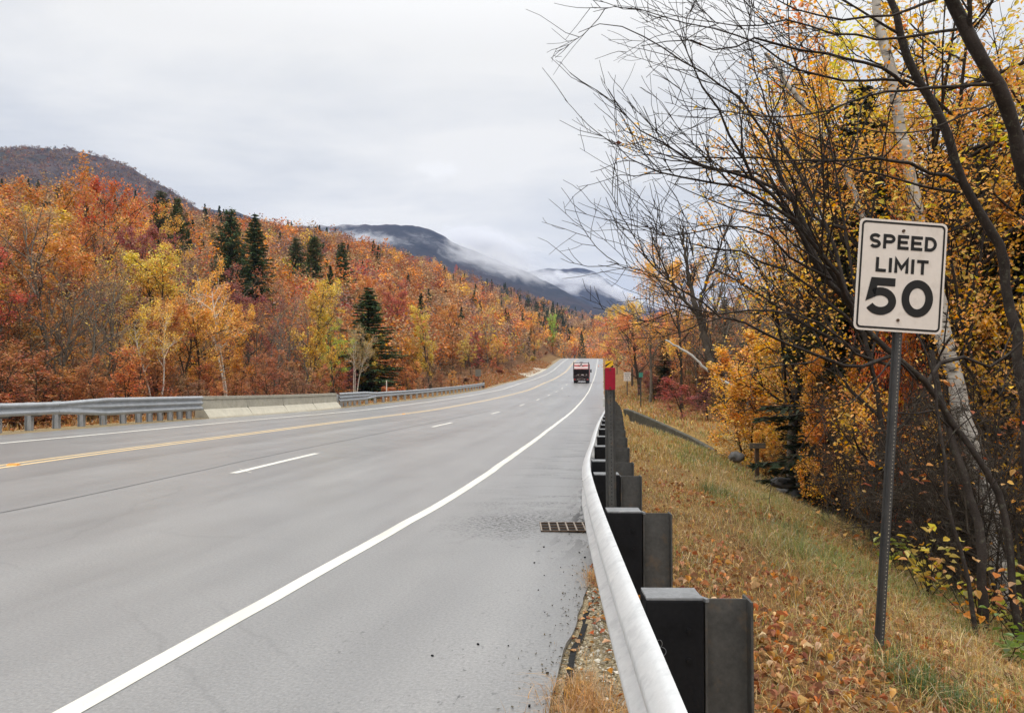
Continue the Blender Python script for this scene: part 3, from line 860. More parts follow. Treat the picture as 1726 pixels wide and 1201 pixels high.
tL = left_rail('long grey double-to-triple ridge guardrail at the left edge of the photo, before the concrete barrier', 9.0, 28.0, (20.6, 22.6), False)
left_posts(tL, [9.6, 11.5, 13.4, 15.3, 17.2, 18.95, 20.0, 21.0, 22.0, 22.95, 23.9, 24.7, 25.3, 25.9, 26.5, 27.1, 27.7], .80)
tR = left_rail('long thin grey guardrail beyond the concrete barrier, running to the far bend on the left', 42.6, 95.0, (47.4, 49.6), True)
left_posts(tR, [43.2, 43.9, 44.6, 45.4, 46.3, 47.2, 48.6] + [50.4 + 1.9 * i for i in range(24)], .78)
mm = MB(); mm.box((float(Lx(94.9)) - .1, 95.1, float(left_base(95)) + .5), (.28, .16, .75)); mm.build('end_post', M['post_steel'], tR)
# concrete barrier, four cast lengths
jer = np.array([(.02, 0), (.0, .03), (-.02, .08), (-.20, .33), (-.255, .37), (-.30, .78), (-.30, .80), (-.32, .815), (-.50, .815), (-.52, .80), (-.56, .0)])
cb = thing('concrete_barrier', 'pale concrete roadside barrier with a sloping foot, between the two left guardrails', 'barrier', (float(Lx(35)), 35, float(left_base(35))))
yb = np.linspace(28.15, 42.45, 5)
for i in range(4):
    yy = np.linspace(yb[i] + .012, yb[i + 1] - .012, 5)
    V = np.array([[(float(Lx(y)) + .22 + a, y, float(left_base(y)) + b * 1.02) for a, b in jer] for y in yy]); n_, m_ = 5, len(jer)
    ii = np.arange(n_ * m_).reshape(n_, m_); mm = MB()
    q = np.stack([ii[:-1, :-1], ii[1:, :-1], ii[1:, 1:], ii[:-1, 1:]], -1)
    mm.add(V, q[:, :4].reshape(-1, 4), m=1); mm.add(V, q[:, 4:].reshape(-1, 4), m=0)
    for r_ in (0, n_ - 1):
        c_ = V[r_].mean(0); vv_ = np.vstack([V[r_], c_])
        mm.add(vv_, F3=[(j, j + 1, m_) for j in range(m_ - 1)] + [(m_ - 1, 0, m_)], m=0)
    mm.build('wall_segment', [M['concrete'], M['concrete_pale']], cb)
mm = MB()
yy = np.linspace(28.15, 42.45, 12)
V = np.array([[(float(Lx(y)) + .22 + a, y, float(left_base(y)) + b) for a, b in ((-.27, .745), (-.255, .755), (-.255, .87), (-.57, .87), (-.57, .70))] for y in yy]); n_, m_ = V.shape[:2]
ii = np.arange(n_ * m_).reshape(n_, m_); mm.add(V, np.stack([ii[:-1, :-1], ii[1:, :-1], ii[1:, 1:], ii[:-1, 1:]], -1).reshape(-1, 4))
for r_ in (0, n_ - 1): mm.add(np.vstack([V[r_], V[r_].mean(0)]), F3=[(j, j + 1, m_) for j in range(m_ - 1)])
mm.build('coping', M['concrete'], cb)

# ------------------------------------------------------------------ strokes for lettering
def arc(cx, cy, rx, ry, a0, a1, n=14):
    a = np.radians(np.linspace(a0, a1, n)); return [(cx + rx * cos(q), cy + ry * sin(q)) for q in a]
def glyph(ch, w):
    k = {'S': [arc(w/2, .745, w*.5, .255, 25, 270, 18) + arc(w/2, .235, w*.5, .245, 88, -155, 18)],
         'P': [[(0, -.5), (0, 1), (w*.5, 1)] + arc(w*.55, .735, w*.45, .265, 85, -85, 12) + [(w*.5, .47), (0, .47)]],
         'E': [[(w, 1), (0, 1), (0, 0), (w, 0)], [(0, .51), (w*.86, .51)]],
         'D': [[(0, .5), (0, 1), (w*.38, 1)] + arc(w*.4, .5, w*.6, .5, 88, -88, 16) + [(w*.38, 0), (0, 0), (0, .5)]],
         'L': [[(0, 1), (0, 0), (w, 0)]], 'I': [[(0, 1), (0, 0)]], 'M': [[(0, 0), (0, 1), (w/2, .30), (w, 1), (w, 0)]],
         'T': [[(0, 1), (w, 1)], [(w/2, 1), (w/2, 0)]],
         '5': [[(w*.92, 1), (w*.17, 1), (w*.06, .56)] + arc(w*.48, .335, w*.52, .335, 128, -152, 26)],
         '0': [arc(w/2, .5, w/2, .5, 0, 360, 40)]}
    return k[ch]
def ribbon(path, sw, closed=False, ext=True):
    p = np.array(path, float)
    keep = np.concatenate([[True], np.linalg.norm(np.diff(p, axis=0), axis=1) > 1e-5]); p = p[keep]
    if not closed and ext:
        p[0] += (p[0] - p[1]) / np.linalg.norm(p[0] - p[1]) * 0; p[-1] += 0
    n = len(p); d = np.diff(p, axis=0); d /= np.linalg.norm(d, axis=1, keepdims=True)
    nn = np.stack([-d[:, 1], d[:, 0]], -1); Lp = []; Rp = []
    for i in range(n):
        if closed: a_, b_ = nn[(i - 1) % (n - 1)], nn[i % (n - 1)]
        else: a_, b_ = nn[max(i - 1, 0)], nn[min(i, n - 2)]
        mvec = a_ + b_; mvec /= np.linalg.norm(mvec); k = min(1 / max(.35, float(mvec @ b_)), 2.6)
        Lp.append(p[i] + mvec * k * sw / 2); Rp.append(p[i] - mvec * k * sw / 2)
    V = np.array(Lp + Rp); k = np.arange(n - 1)
    return V, np.stack([n + k, n + k + 1, k + 1, k], -1)
def text_row(mb, txt, x0, x1, yb_, h, sw, widths, to3, m=0):
    """letters with centre lines fitted between x0..x1 and baseline yb_"""
    tot = sum(widths); n = len(txt)
    gap = ((x1 - x0) - tot * h - n * 0) / max(1, n - 1)
    x = x0
    for ch, w in zip(txt, widths):
        wh = w * h; ws = max(1e-3, wh - sw); s = h - sw
        for path in glyph(ch, ws / s):
            q = [(x + sw / 2 + a * s, yb_ + sw / 2 + max(b, -sw / 2 / s) * s) for a, b in path]
            q = list(q)
            # butt ends reach the cap lines
            if ch in 'SPEDLIMT5':
                for e_, f_ in ((0, 1), (-1, -2)):
                    v_ = np.array(q[e_]) - np.array(q[f_]); L_ = np.linalg.norm(v_)
                    if L_ > 0 and (ch in 'IMTLE' or (ch == '5' and e_ == 0)) :
                        on_bar = ch in 'T' and abs(q[e_][1] - (yb_ + h - sw / 2)) < 1e-6 and len(path) == 2 and path[0][0] == path[1][0]
                        if not on_bar: q[e_] = tuple(np.array(q[e_]) + v_ / L_ * sw / 2)
            V, Fq = ribbon(q, sw, ch == '0')
            mb.add([to3(a, b) for a, b in V], Fq, m=m)
        x += wh + gap

def rrect(w, h, r, n=6):
    o = []
    for cx_, cy_, a0 in ((w/2-r, h/2-r, 0), (-w/2+r, h/2-r, 90), (-w/2+r, -h/2+r, 180), (w/2-r, -h/2+r, 270)):
        o += arc(cx_, cy_, r, r, a0, a0 + 90, n)
    return np.array(o)

# ------------------------------------------------------------------ SPEED LIMIT 50 sign
def channel_post(mb, a, b, wdt, dep, m=0, holes=True, face=-1, hm=1):
    """U-channel post from a to b; flanges turned away from the camera side"""
    a = np.array(a, float); b = np.array(b, float); ax = (b - a); L = np.linalg.norm(ax); ax /= L
    xx = np.array((1, 0, 0)) - ax * ax[0]; xx /= np.linalg.norm(xx); yy = np.cross(ax, xx)
    prof = [(-.5, .0), (-.30, 0), (-.22, -1), (.22, -1), (.30, 0), (.5, 0), (.5, .1), (.27, .1), (.19, -.88), (-.19, -.88), (-.27, .1), (-.5, .1)]
    rows = np.array([[c + xx * p * wdt + yy * q * dep for p, q in prof] for c in (a, b)])
    n = len(prof); k = np.arange(n)
    mb.add(rows.reshape(-1, 3), np.stack([k, (k + 1) % n, n + (k + 1) % n, n + k], -1), m=m)
    for r_ in range(2):
        mb.add(rows[r_], [(0, 1, 10, 11), (1, 2, 9, 10), (2, 3, 8, 9), (3, 4, 7, 8), (4, 5, 6, 7)], m=m)
    if holes:
        s = .03
        while s < L - .02:
            c = a + ax * s - yy * (dep + .0012)
            ang = np.arange(6) * pi / 3; rr = .0042
            V = [c + xx * rr * cos(q) + ax * rr * sin(q) for q in ang]
            mb.add(V, [(0, 1, 2, 3), (0, 3, 4, 5)], m=hm); s += .0254
YS = 5.0
base = P(1482, 1082, YS); topc = P(1523, 385, YS)
sp = thing('speed_limit_sign', 'white SPEED LIMIT 50 sign on a leaning perforated steel post in the grass', 'road sign', base)
mb = MB(); channel_post(mb, base + (topc - base) * -.12, base + (topc - base) * 1.005, .066, .036)
mb.build('post', [M['sign_post'], M['hole']], sp)
ctr = P(1518.5, 465.5, YS - .055)
lean = radians(3.35)
Rs = Matrix.Rotation(radians(4.0), 3, 'Z') @ Matrix.Rotation(lean, 3, 'Y') @ Matrix.Shear('XZ', 3, (0, 0)).to_3x3()
ex = np.array(Rs @ Vector((1, 0, 0))); ez = np.array(Rs @ Vector((0, 0, 1))); ez = ez + ex * .018; ey = np.cross(ez, ex)
ey = ey / np.linalg.norm(ey)
SW, SH = .612, .748
def s3(x, z, y=0.0): return ctr + ex * x + ez * z + ey * y
mb = MB(); oA = rrect(SW, SH, .038); n = len(oA); k = np.arange(n)
front = np.array([s3(a, b, 0) for a, b in oA]); backp = np.array([s3(a, b, .003) for a, b in oA])
mb.add(np.vstack([front, s3(0, 0)]), F3=[((i + 1) % n, i, n) for i in range(n)])
mb.add(np.vstack([backp, s3(0, 0, .003)]), F3=[(i, (i + 1) % n, n) for i in range(n)], m=1)
mb.add(np.vstack([front, backp]), np.stack([k, (k + 1) % n, n + (k + 1) % n, n + k], -1), m=1)
plate = mb.build('sign_plate', [M['sign_white'], M['tin']], sp)
mb = MB(); a_, b_ = rrect(SW - .030, SH - .030, .030), rrect(SW - .056, SH - .056, .020)
V = [s3(x, z, -.002) for x, z in a_] + [s3(x, z, -.002) for x, z in b_]
mb.add(V, np.stack([k, (k + 1) % n, n + (k + 1) % n, n + k], -1)[:, ::-1]); mb.build('border', M['sign_black'], sp)
mb = MB(); to3 = lambda x, z: s3(x, z, -.0025)
text_row(mb, 'SPEED', -.232, .236, .178, .098, .0215, [.80, .86, .80, .82, .86], to3)
text_row(mb, 'LIMIT', -.180, .186, .020, .098, .0215, [.74, .22, 1.0, .22, .82], to3)
text_row(mb, '50', -.236, .232, -.268, .250, .054, [.85, .88], to3)
mb.build('lettering', M['sign_black'], sp)
for (x, z) in ((-.002, .305), (-.004, -.295)):
    mb = MB(); mb.cyl(s3(x, z, .001), s3(x, z, -.008), .010, 12); mb.build('bolt', M['bolt'], sp)

# ------------------------------------------------------------------ red-backed marker post behind the second block
b0 = P(1032, 990, 5.0); b1 = P(1027.5, 622, 5.0)
dp = thing('delineator_post', 'perforated grey steel post with a red plate on top, behind the near guardrail', 'marker post', b0)
mb = MB(); channel_post(mb, b0, b1, .070, .03, hm=1); mb.build('post', [M['post_steel'], M['hole_dark']], dp)
mb = MB(); c = (P(1028.5, 638, 4.955)); bm = bevel_box_bm((.069, .005, .148), .002, 1); add_bm(mb, bm, tuple(c), 0.0)
o = mb.build('red_plate', M['red'], dp)
mb = MB(); 
for dz in (.06, -.06): mb.cyl(c + np.array((0, -.002, dz)), c + np.array((0, -.007, dz)), .006, 8)
mb.build('bolt', M['bolt'], dp)
# striped object marker at the far end of the near rail
om = thing('object_marker', 'yellow and black striped hazard marker at the far end of the near guardrail', 'hazard marker', (5.02, 38.2, float(ground_z(5.02, 38.2))))
mb = MB(); channel_post(mb, (5.02, 38.2, float(ground_z(5.02, 38.2)) - .2), (5.02, 38.2, 1.9), .06, .03, holes=False); mb.build('post', M['post_steel'], om)
mb = MB(); cz = 1.72; w_, h_ = .40, .92
add_bm(mb, bevel_box_bm((w_, .006, h_), .002, 1), (5.0, 38.13, cz)); mb.build('panel', M['yellow'], om)
mb = MB()
for k_ in range(3):
    z0 = cz + h_ / 2 - .34 - k_ * .34
    mb.add([(5.0 - w_/2, 38.125, z0), (5.0 + w_/2, 38.125, z0 + .34), (5.0 + w_/2, 38.125, min(z0 + .34 + .13, cz + h_/2 + .05 * (k_ == 9))), (5.0 - w_/2, 38.125, z0 + .13)], [(0, 1, 2, 3)])
mb.build('stripes', M['sign_black'], om)

# ------------------------------------------------------------------ storm drain, markers, little things on the road
dg = thing('storm_drain', 'rusty iron storm drain grate in the right shoulder beside the near guardrail', 'drain', (float(R(7.45)) + 1.60, 7.45, float(road_z(1.6, 7.45))))
gx0, gy0 = float(R(7.45)) + 1.36, 7.22; gw, gl = .60, .40; gz = float(road_z(1.6, 7.45))
mb = MB(); mb.box((gx0 + gw / 2, gy0 + gl / 2, gz + .003), (gw, gl, .004)); mb.build('pit', M['hole_dark'], dg)  # flat dark slab: painted shade instead of real depth under the grate
mb = MB()
for i in range(8): mb.box((gx0 + gw * i / 7, gy0 + gl / 2, gz + .011), (.014, gl + .02, .014))
mb.build('grate', M['grate'], dg)
mb = MB()
for j in range(4): mb.box((gx0 + gw / 2, gy0 + gl * j / 3, gz + .010), (gw + .018, .020, .011))
mb.build('cross_bars', M['bolt'], dg)
for (Y, lab) in ((11.45, 'amber raised reflector on the double yellow line, nearest the camera'), (33.5, 'small raised reflector far up the double yellow line')):
    x = float(R(Y)) - 7.34; z = float(road_z(-7.34, Y))
    mb = MB(); bm = bevel_box_bm((.16, .12, .03), 0); 
    for v in bm.verts:
        if v.co.z > 0: v.co.x *= .8; v.co.y *= .5
    add_bm(mb, bm, (x, Y, z + .016), 0.15); tag(mb.build('road_reflector', M['amber']), lab, 'road reflector')
mb = MB(); xx_, yy_ = float(R(6.8)) - 4.42, 6.8
mb.cyl((xx_, yy_, float(road_z(-4.4, yy_)) - .01), (xx_, yy_, float(road_z(-4.4, yy_)) + .006), .062, 20)
tag(mb.build('valve_cover', M['bolt']), 'small round dark iron cover set in the asphalt beside the tar seam', 'iron cover')

# ------------------------------------------------------------------ headwall by the ditch, boards, posts, boulders
hw = thing('culvert_wall', 'dark mossy concrete culvert wall stepping down the grassy bank at the right', 'retaining wall', (5.3, 36, -1))
pw = np.array([(4.95, 36.9), (5.5, 35.8), (6.2, 34.2), (7.0, 32.4), (7.7, 30.9), (8.35, 29.6)])
tz = .10 + np.array([P(1048, 692, 36.9)[2], P(1058, 695, 35.8)[2], P(1084, 707, 34.2)[2], P(1118, 724, 32.4)[2], P(1156, 742, 30.9)[2], P(1197, 762, 29.6)[2]])
pw[:, 0] = [P(1048, 0, 36.9)[0], P(1060, 0, 35.8)[0], P(1088, 0, 34.2)[0], P(1125, 0, 32.4)[0], P(1162, 0, 30.9)[0], P(1197, 0, 29.6)[0]]
nd = np.array((.86, .5)); mb = MB(); rows = []
for (x, y), z in zip(pw, tz):
    rows.append([(x, y, z - 1.6), (x, y, z - .03), (x + nd[0] * .03, y + nd[1] * .03, z), (x + nd[0] * .19, y + nd[1] * .19, z), (x + nd[0] * .22, y + nd[1] * .22, z - .03), (x + nd[0] * .22, y + nd[1] * .22, z - 1.6)])
rows = np.array(rows); ii = np.arange(36).reshape(6, 6)
mb.add(rows, np.stack([ii[:-1, :-1], ii[1:, :-1], ii[1:, 1:], ii[:-1, 1:]], -1).reshape(-1, 4))
for r_ in (0, 5): mb.add(rows[r_], [(0, 1, 4, 5), (1, 2, 3, 4)])
mb.build('wall', M['concrete_dark'], hw)
# pale paved gutter in front of the wall's foot
gut = [(4.95 + 3.4 * q_ - .906 * .42, 36.9 - 7.3 * q_ - .422 * .42, -.33 - 1.30 * q_ - .60) for q_ in (.22, .45, .7, 1.06)]
mb = MB(); L_ = []; 
for g_ in gut:
    for s in (-.30, .24):
        x, y = g_[0] + s * .906, g_[1] + s * .422; L_.append((x, y, max(g_[2] - s * .10, float(ground_z(x, y)) + .03)))
kk = np.arange(3) * 2; mb.add(L_, np.stack([kk, kk + 1, kk + 3, kk + 2], -1)); tag(mb.build('paved_gutter', M['concrete_pale']), 'pale paved gutter strip in the grass in front of the culvert wall', 'gutter')

def gpt(px, py, Y): 
    q = P(px, py, Y); return np.array((q[0], Y, float(ground_z(q[0], Y))))
# wooden board on a post
q = gpt(1276, 806, 19.5); pt = P(1276, 750, 19.5)
wb_ = thing('trail_sign', 'small weathered wooden board on a post, seen end-on beside the yellow bushes', 'wooden sign', q)
mb = MB(); bbox(mb, (q[0], q[1], (q[2] - .3 + pt[2]) / 2), (.10, .10, pt[2] - q[2] + .3), .008); mb.build('post', M['wood'], wb_)
mb = MB()
for i_ in range(2): bbox(mb, (pt[0] - .01, pt[1] - .07, pt[2] - .01 - i_ * .072 + .04), (.42, .03, .066), .006)
mb.build('boards', M['plank'], wb_)
q = gpt(1369, 815, 15.5); pt = P(1369, 780, 15.5)
st = thing('marker_stake', 'short pale wooden stake with a yellow cap at the edge of the right woods', 'stake', q)
mb = MB(); bbox(mb, (q[0], q[1], (q[2] - .2 + pt[2]) / 2), (.07, .05, pt[2] - q[2] + .2), .004); mb.build('stake', M['wood_pale'], st)
mb = MB(); bbox(mb, (pt[0], pt[1], pt[2] + .06), (.13, .09, .14), .01); mb.build('cap', M['amber'], st)
def boulder(c, r, lab, seed, sq=(1, .8, .6)):
    bm = bmesh.new(); bmesh.ops.create_icosphere(bm, subdivisions=3, radius=1)
    rg = random.Random(seed); off = (rg.random() * 9, rg.random() * 9, rg.random() * 9)
    from mathutils import noise as mn
    for v in bm.verts:
        f = 1 + .35 * mn.noise(v.co * 1.3 + Vector(off)) + .12 * mn.noise(v.co * 3.4 + Vector(off))
        v.co *= f; v.co = Vector((v.co.x * r * sq[0], v.co.y * r * sq[1], v.co.z * r * sq[2]))
    mb = MB(); add_bm(mb, bm, c, rg.random() * 3, smooth=True)
    return tag(mb.build('boulder', M['stone']), lab, 'boulder')
q = gpt(1242, 775, 24); boulder((q[0], q[1], P(1242, 770, 24)[2]), .24, 'small round grey boulder left of the wooden trail board', 2, (1, 1, .8))
q = gpt(1340, 812, 17.0); boulder((q[0], q[1], q[2] + .10), .45, 'large flat grey boulder between the trail board and the pale stake', 21, (1.25, 1, .62))
q = gpt(1325, 815, 16.2); boulder((q[0] - .05, q[1], P(1322, 814, 16.2)[2]), .20, 'low grey stone in front of the large flat boulder', 9, (1.3, 1, .6))
q = gpt(1352, 790, 18.0); boulder((q[0] + .6, q[1] + 1.2, q[2] + .25), .5, 'dark boulder in the shade behind the large flat boulder', 14)

# small far signs on the right bank
def small_sign(name, px, py_top, py_base, Y, w, h, mat, label, cat, lines=0):
    x = P(px, py_top, Y)[0]; zt_ = P(px, py_top, Y)[2]; zb = P(px, py_base, Y)[2]
    t = thing(name, label, cat, (x, Y, zb))
    mb = MB(); channel_post(mb, (x, Y, zb - .5), (x, Y, zt_), .09, .04, holes=False); mb.build('post', M['sign_post'], t)
    mb = MB(); add_bm(mb, bevel_box_bm((w, .012, h), .003, 1), (x, Y - .055, zt_ - h / 2)); pl = mb.build('panel', mat, t)
    if lines:
        mb = MB()
        for i in range(lines):
            ww = w * (.74, .60, .80, .52)[i % 4]
            zc_ = zt_ - h * (i + .75) / (lines + .5)
            nseg = 5
            for s_ in range(nseg):
                if random.random() < .85:
                    mb.box((x - ww / 2 + ww * (s_ + .5) / nseg, Y - .0635, zc_), (ww / nseg * .7, .004, h * .075))
        mb.build('lettering', M['sign_black'], t)
    return t
small_sign('notice_sign', 1057, 627, 656, 66, .62, .78, M['sign_white'], 'small white notice sign with rows of black text on a thin post, far right bank', 'road sign', 4)
small_sign('green_sign', 1080, 627.5, 684, 56, .30, .36, M['green'], 'small green sign on a tall thin post in the orange grass of the right bank', 'road sign')
# left verge posts
def thin_post(name, px, Y, ptop, mat, lab, r=.04):
    q = P(px, ptop, Y); mb = MB(); g = float(ground_z(q[0], Y)); mb.cyl((q[0], Y, g - .2), (q[0], Y, q[2]), r, 8, r2=r * .9)
    mb.cyl((q[0], Y, q[2]), (q[0], Y, q[2] + .02), r * 1.15, 8)
    return tag(mb.build(name, mat), lab, 'marker post')
thin_post('marker_post', 651.5, 62, 641, M['sign_white'], 'thin white marker post standing behind the far left guardrail', .05)
small_sign('grey_sign', 806, 622, 655, 97, .75, .95, M['plank'], 'small grey sign turned away, at the end of the far left guardrail', 'road sign')
thin_post('marker_post', 815.5, 96.5, 640, M['post_steel'], 'thin dark post at the very end of the far left guardrail', .05)

# ------------------------------------------------------------------ refuse truck seen from behind
TY = 117.0; TX = float(R(TY)) - 1.72; TZ = float(road_z(-1.7, TY)) + .01
tr = thing('garbage_truck', 'red and white garbage truck seen from behind, driving away in the right lane', 'truck', (TX, TY, TZ), rotz=-math.atan(.1225))
def tpart(name, mats, parent=tr):
    return lambda mb: mb.build(name, mats, parent, offset=(0, 0, 0))
mb = MB(); bbox(mb, (0, 4.0, 2.02), (2.42, 6.0, 2.25), .08); bbox(mb, (0, 4.0, .82), (.9, 8.4, .22), .02, m=1)
for s in (-1, 1):
    for j in range(5): mb.box((s * 1.225, 1.5 + j * 1.25, 2.0), (.05, .10, 2.1), m=0)
mb.build('body', [M['truck_red'], M['truck_dark']], tr, offset=(0, 0, 0))
mb = MB()   # tailgate: side cheeks, roof hood and hopper
for s in (-1, 1):
    mb.add([(s*1.25, .0, .75), (s*1.25, 1.0, .75), (s*1.25, 1.0, 3.15), (s*1.25, .35, 3.15), (s*1.25, .0, 2.2),
            (s*1.10, .0, .75), (s*1.10, 1.0, .75), (s*1.10, 1.0, 3.15), (s*1.10, .35, 3.15), (s*1.10, .0, 2.2)],
           [(0,1,2,3),(5,8,7,6),(0,5,6,1),(3,2,7,8),(4,3,8,9),(0,4,9,5),(1,6,7,2)], [(0,3,4),(5,9,8)], m=0)
mb.build('tailgate', [M['truck_dark']], tr, offset=(0, 0, 0))
mb = MB(); 
mb.add([(-1.1, .02, 2.2), (1.1, .02, 2.2), (1.1, .33, 3.13), (-1.1, .33, 3.13), (-1.1, .12, 2.2), (1.1, .12, 2.2), (1.1, .5, 3.13), (-1.1, .5, 3.13)],
       [(0,1,2,3),(4,7,6,5),(3,2,6,7),(0,4,5,1)])
hood = mb.build('hood_panel', M['truck_white'], tr, offset=(0, 0, 0))
def hp(x, s, o=.004):   # a point on the hood, s 0..1 up the slope
    return (x, .02 + .31 * s - o, 2.2 + .93 * s + o * .3)
mb = MB()
mb.add([hp(-1.08, .46), hp(-.30, .46), hp(-.30, .74), hp(-1.08, .74)], [(0,1,2,3)]); mb.add([hp(.30, .46), hp(1.08, .46), hp(1.08, .74), hp(.30, .74)], [(0,1,2,3)])
mb.add([hp(-.45, .40), hp(.45, .40), hp(.45, .62), hp(-.45, .62)], [(0,1,2,3)])
mb.add([hp(-1.08, .02), hp(1.08, .02), hp(1.08, .12), hp(-1.08, .12)], [(0,1,2,3)])
mb.build('red_band', M['truck_red'], hood, offset=(0, 0, 0))
mb = MB(); mb.add([hp(-.24, .48, .008), hp(.24, .48, .008), hp(.24, .70, .008), hp(0, .98, .008), hp(-.24, .70, .008)], [(0,1,2,4)], [(2,3,4)])
mb.build('emblem', M['truck_dark'], hood, offset=(0, 0, 0))
mb = MB(); mb.add([hp(-.10, .50, .012), hp(.10, .50, .012), hp(.10, .62, .012), hp(0, .72, .012), hp(-.10, .62, .012)], [(0,1,2,4)], [(2,3,4)])
mb.build('emblem_centre', M['truck_white'], hood, offset=(0, 0, 0))
mb = MB()   # hopper: curved trough with a back wall
a = np.linspace(0, pi / 2, 8); pr = [(.9 - .9 * cos(q) * 0 - .85 * sin(q) * 0 + .0, 0) for q in a]
prof = [(.02, 1.15)] + [(.45 - .43 * cos(q), 1.10 - .40 * sin(q)) for q in np.linspace(0, pi / 2, 7)] + [(.95, .75), (.98, 2.2)]
V = np.array([[(x, y, z) for y, z in prof] for x in (-1.1, 1.1)]); n_ = len(prof); k = np.arange(n_ - 1)
mb.add(V, np.stack([k, n_ + k, n_ + k + 1, k + 1], -1)); mb.build('hopper', M['truck_dark'], tr, offset=(0, 0, 0))
mb = MB(); 
rg_ = np.random.default_rng(4)
for i in range(46):
    bbox(mb, (rg_.uniform(-.9, .9), rg_.uniform(.2, .7), 1.18 + rg_.uniform(0, .18)), (rg_.uniform(.1, .35), .2, rg_.uniform(.06, .2)), .02, rg_.uniform(0, 3), m=int(rg_.random() < .25), seg=1)
mb.build('refuse', [M['wood'], M['truck_white']], tr, offset=(0, 0, 0))
mb = MB(); bbox(mb, (0, -.06, 1.06), (2.3, .14, .20), .03); mb.build('rear_sill', M['truck_dark'], tr, offset=(0, 0, 0))
mb = MB(); bbox(mb, (0, .02, .56), (2.40, .16, .46), .03); bp_ = mb.build('bumper', M['truck_dark'], tr, offset=(0, 0, 0))
mb = MB()
for i, x in enumerate(np.linspace(-.55, .55, 9)):
    if i != 4: mb.box((x, -.063, .62), (.085, .006, .10))
mb.build('lettering', M['truck_white'], bp_, offset=(0, 0, 0))
for s in (-1, 1):
    mb = MB(); bbox(mb, (s * 1.02, -.07, .60), (.20, .04, .14), .01); mb.build('tail_light', M['lamp_red'], tr, offset=(0, 0, 0))
    mb = MB(); bbox(mb, (s * 1.42, 7.4, 1.95), (.22, .12, .55), .03); mb.cyl((s * 1.15, 7.5, 2.0), (s * 1.42, 7.4, 2.0), .025, 6); mb.build('mirror', M['rubber'], tr, offset=(0, 0, 0))
    for yw in (1.6, 2.9, 7.6):
        mb = MB(); mb.cyl((s * .72, yw, .50), (s * 1.2, yw, .50), .50, 22); w_ = mb.build('wheel', M['rubber'], tr, offset=(0, 0, 0))
        mb = MB(); mb.cyl((s * 1.195, yw, .50), (s * 1.21, yw, .50), .24, 16); mb.build('rim', M['tin'], w_, offset=(0, 0, 0))
    mb = MB(); bbox(mb, (s * .92, .72, .42), (.5, .03, .55), .01); mb.build('mud_flap', M['rubber'], tr, offset=(0, 0, 0))
    mb = MB(); mb.cyl((s * 1.18, .32, 2.9), (s * 1.18, .25, 3.35), .05, 8); mb.build('roof_arm', M['truck_dark'], tr, offset=(0, 0, 0))
mb = MB(); bbox(mb, (0, 7.75, 1.70), (2.3, 1.5, 2.0), .12); mb.build('cab', M['truck_red'], tr, offset=(0, 0, 0))
mb = MB(); mb.cyl((-1.2, .42, 3.20), (1.2, .42, 3.20), .045, 8); bbox(mb, (0, .45, 3.26), (.5, .25, .16), .03); mb.build('roof_bar', M['truck_dark'], tr, offset=(0, 0, 0))

# ================================================================== MOUNTAINS AND FAR FOREST
def mountain(name, D, sky_pts, p0, p1, seed, depth, rough):
    f = pchip([a for a, _ in sky_pts], [b for _, b in sky_pts])
    ps = np.arange(p0, p1 + 1, 5.0); ts = np.linspace(-1, .5, 64)
    PP, TT = np.meshgrid(ps, ts)
    Yr = D + TT * depth
    # the ridge line keeps its own place; slopes fall away on both sides, cut by gullies
    Xr = (PP - 863) / F_PX * D
    top = f(PP) * D + CAMZ
    z = np.where(TT < 0, (top + 40) * np.maximum(1 + TT, 0) ** .85 - 40, top - TT * 300)
    gul = fbm(Xr / (D * .035), Yr / (D * .12), seed, 4) * rough
    z = z + gul * np.clip(-TT * 4, .0, 1) + fbm(Xr / (D * .010), Yr / (D * .010), seed + 9, 3) * rough * .22
    n, m_ = z.shape; ii = np.arange(n * m_).reshape(n, m_)
    mb = MB(); mb.add(np.stack([Xr, Yr, z], -1), np.stack([ii[:-1, :-1], ii[:-1, 1:], ii[1:, 1:], ii[1:, :-1]], -1).reshape(-1, 4), smooth=True)
    o = tag(mb.build(name, M['mountain' if D < 2000 else 'mountain_dark']), kind='structure')
    return Xr, Yr, z
mx1 = mountain('mountain', 1350, [(-900, .24), (-500, .29), (-200, .304), (0, .3045), (60, .3055), (105, .304), (150, .296), (210, .282), (260, .259), (300, .240), (335, .221), (380, .192), (450, .14), (560, .08), (700, .03)], -900, 700, 41, 900, 60)
mx2 = mountain('mountain', 2700, [(100, .225), (300, .224), (345, .2225), (400, .2175), (440, .207), (475, .2005), (530, .2005), (590, .2015), (650, .2020), (700, .2005), (735, .1925), (765, .178), (844, .152), (895, .1355), (945, .1145), (1000, .0935), (1042, .083), (1120, .062), (1250, .04), (1700, .02)], 0, 1700, 57, 1400, 55)
mx3 = mountain('mountain', 4300, [(700, .08), (840, .12), (890, .137), (925, .1425), (955, .141), (975, .144), (1000, .139), (1020, .129), (1045, .112), (1080, .096), (1150, .075), (1300, .06), (1700, .05)], 600, 1800, 73, 1600, 70)

PAL = {'rust': (.54, .19, .045), 'orange': (.70, .28, .036), 'amber': (.80, .43, .045), 'yellow': (.86, .57, .060), 'lime': (.52, .62, .055),
       'red': (.62, .14, .055), 'crimson': (.36, .085, .070), 'brown': (.43, .25, .12), 'tan': (.46, .30, .14), 'green': (.036, .062, .028), 'pine': (.080, .125, .045),
       'mauve': (.27, .165, .130), 'flame': (.72, .17, .020), 'olive': (.30, .28, .05)}
palf = {k: np.array(v) for k, v in PAL.items()}

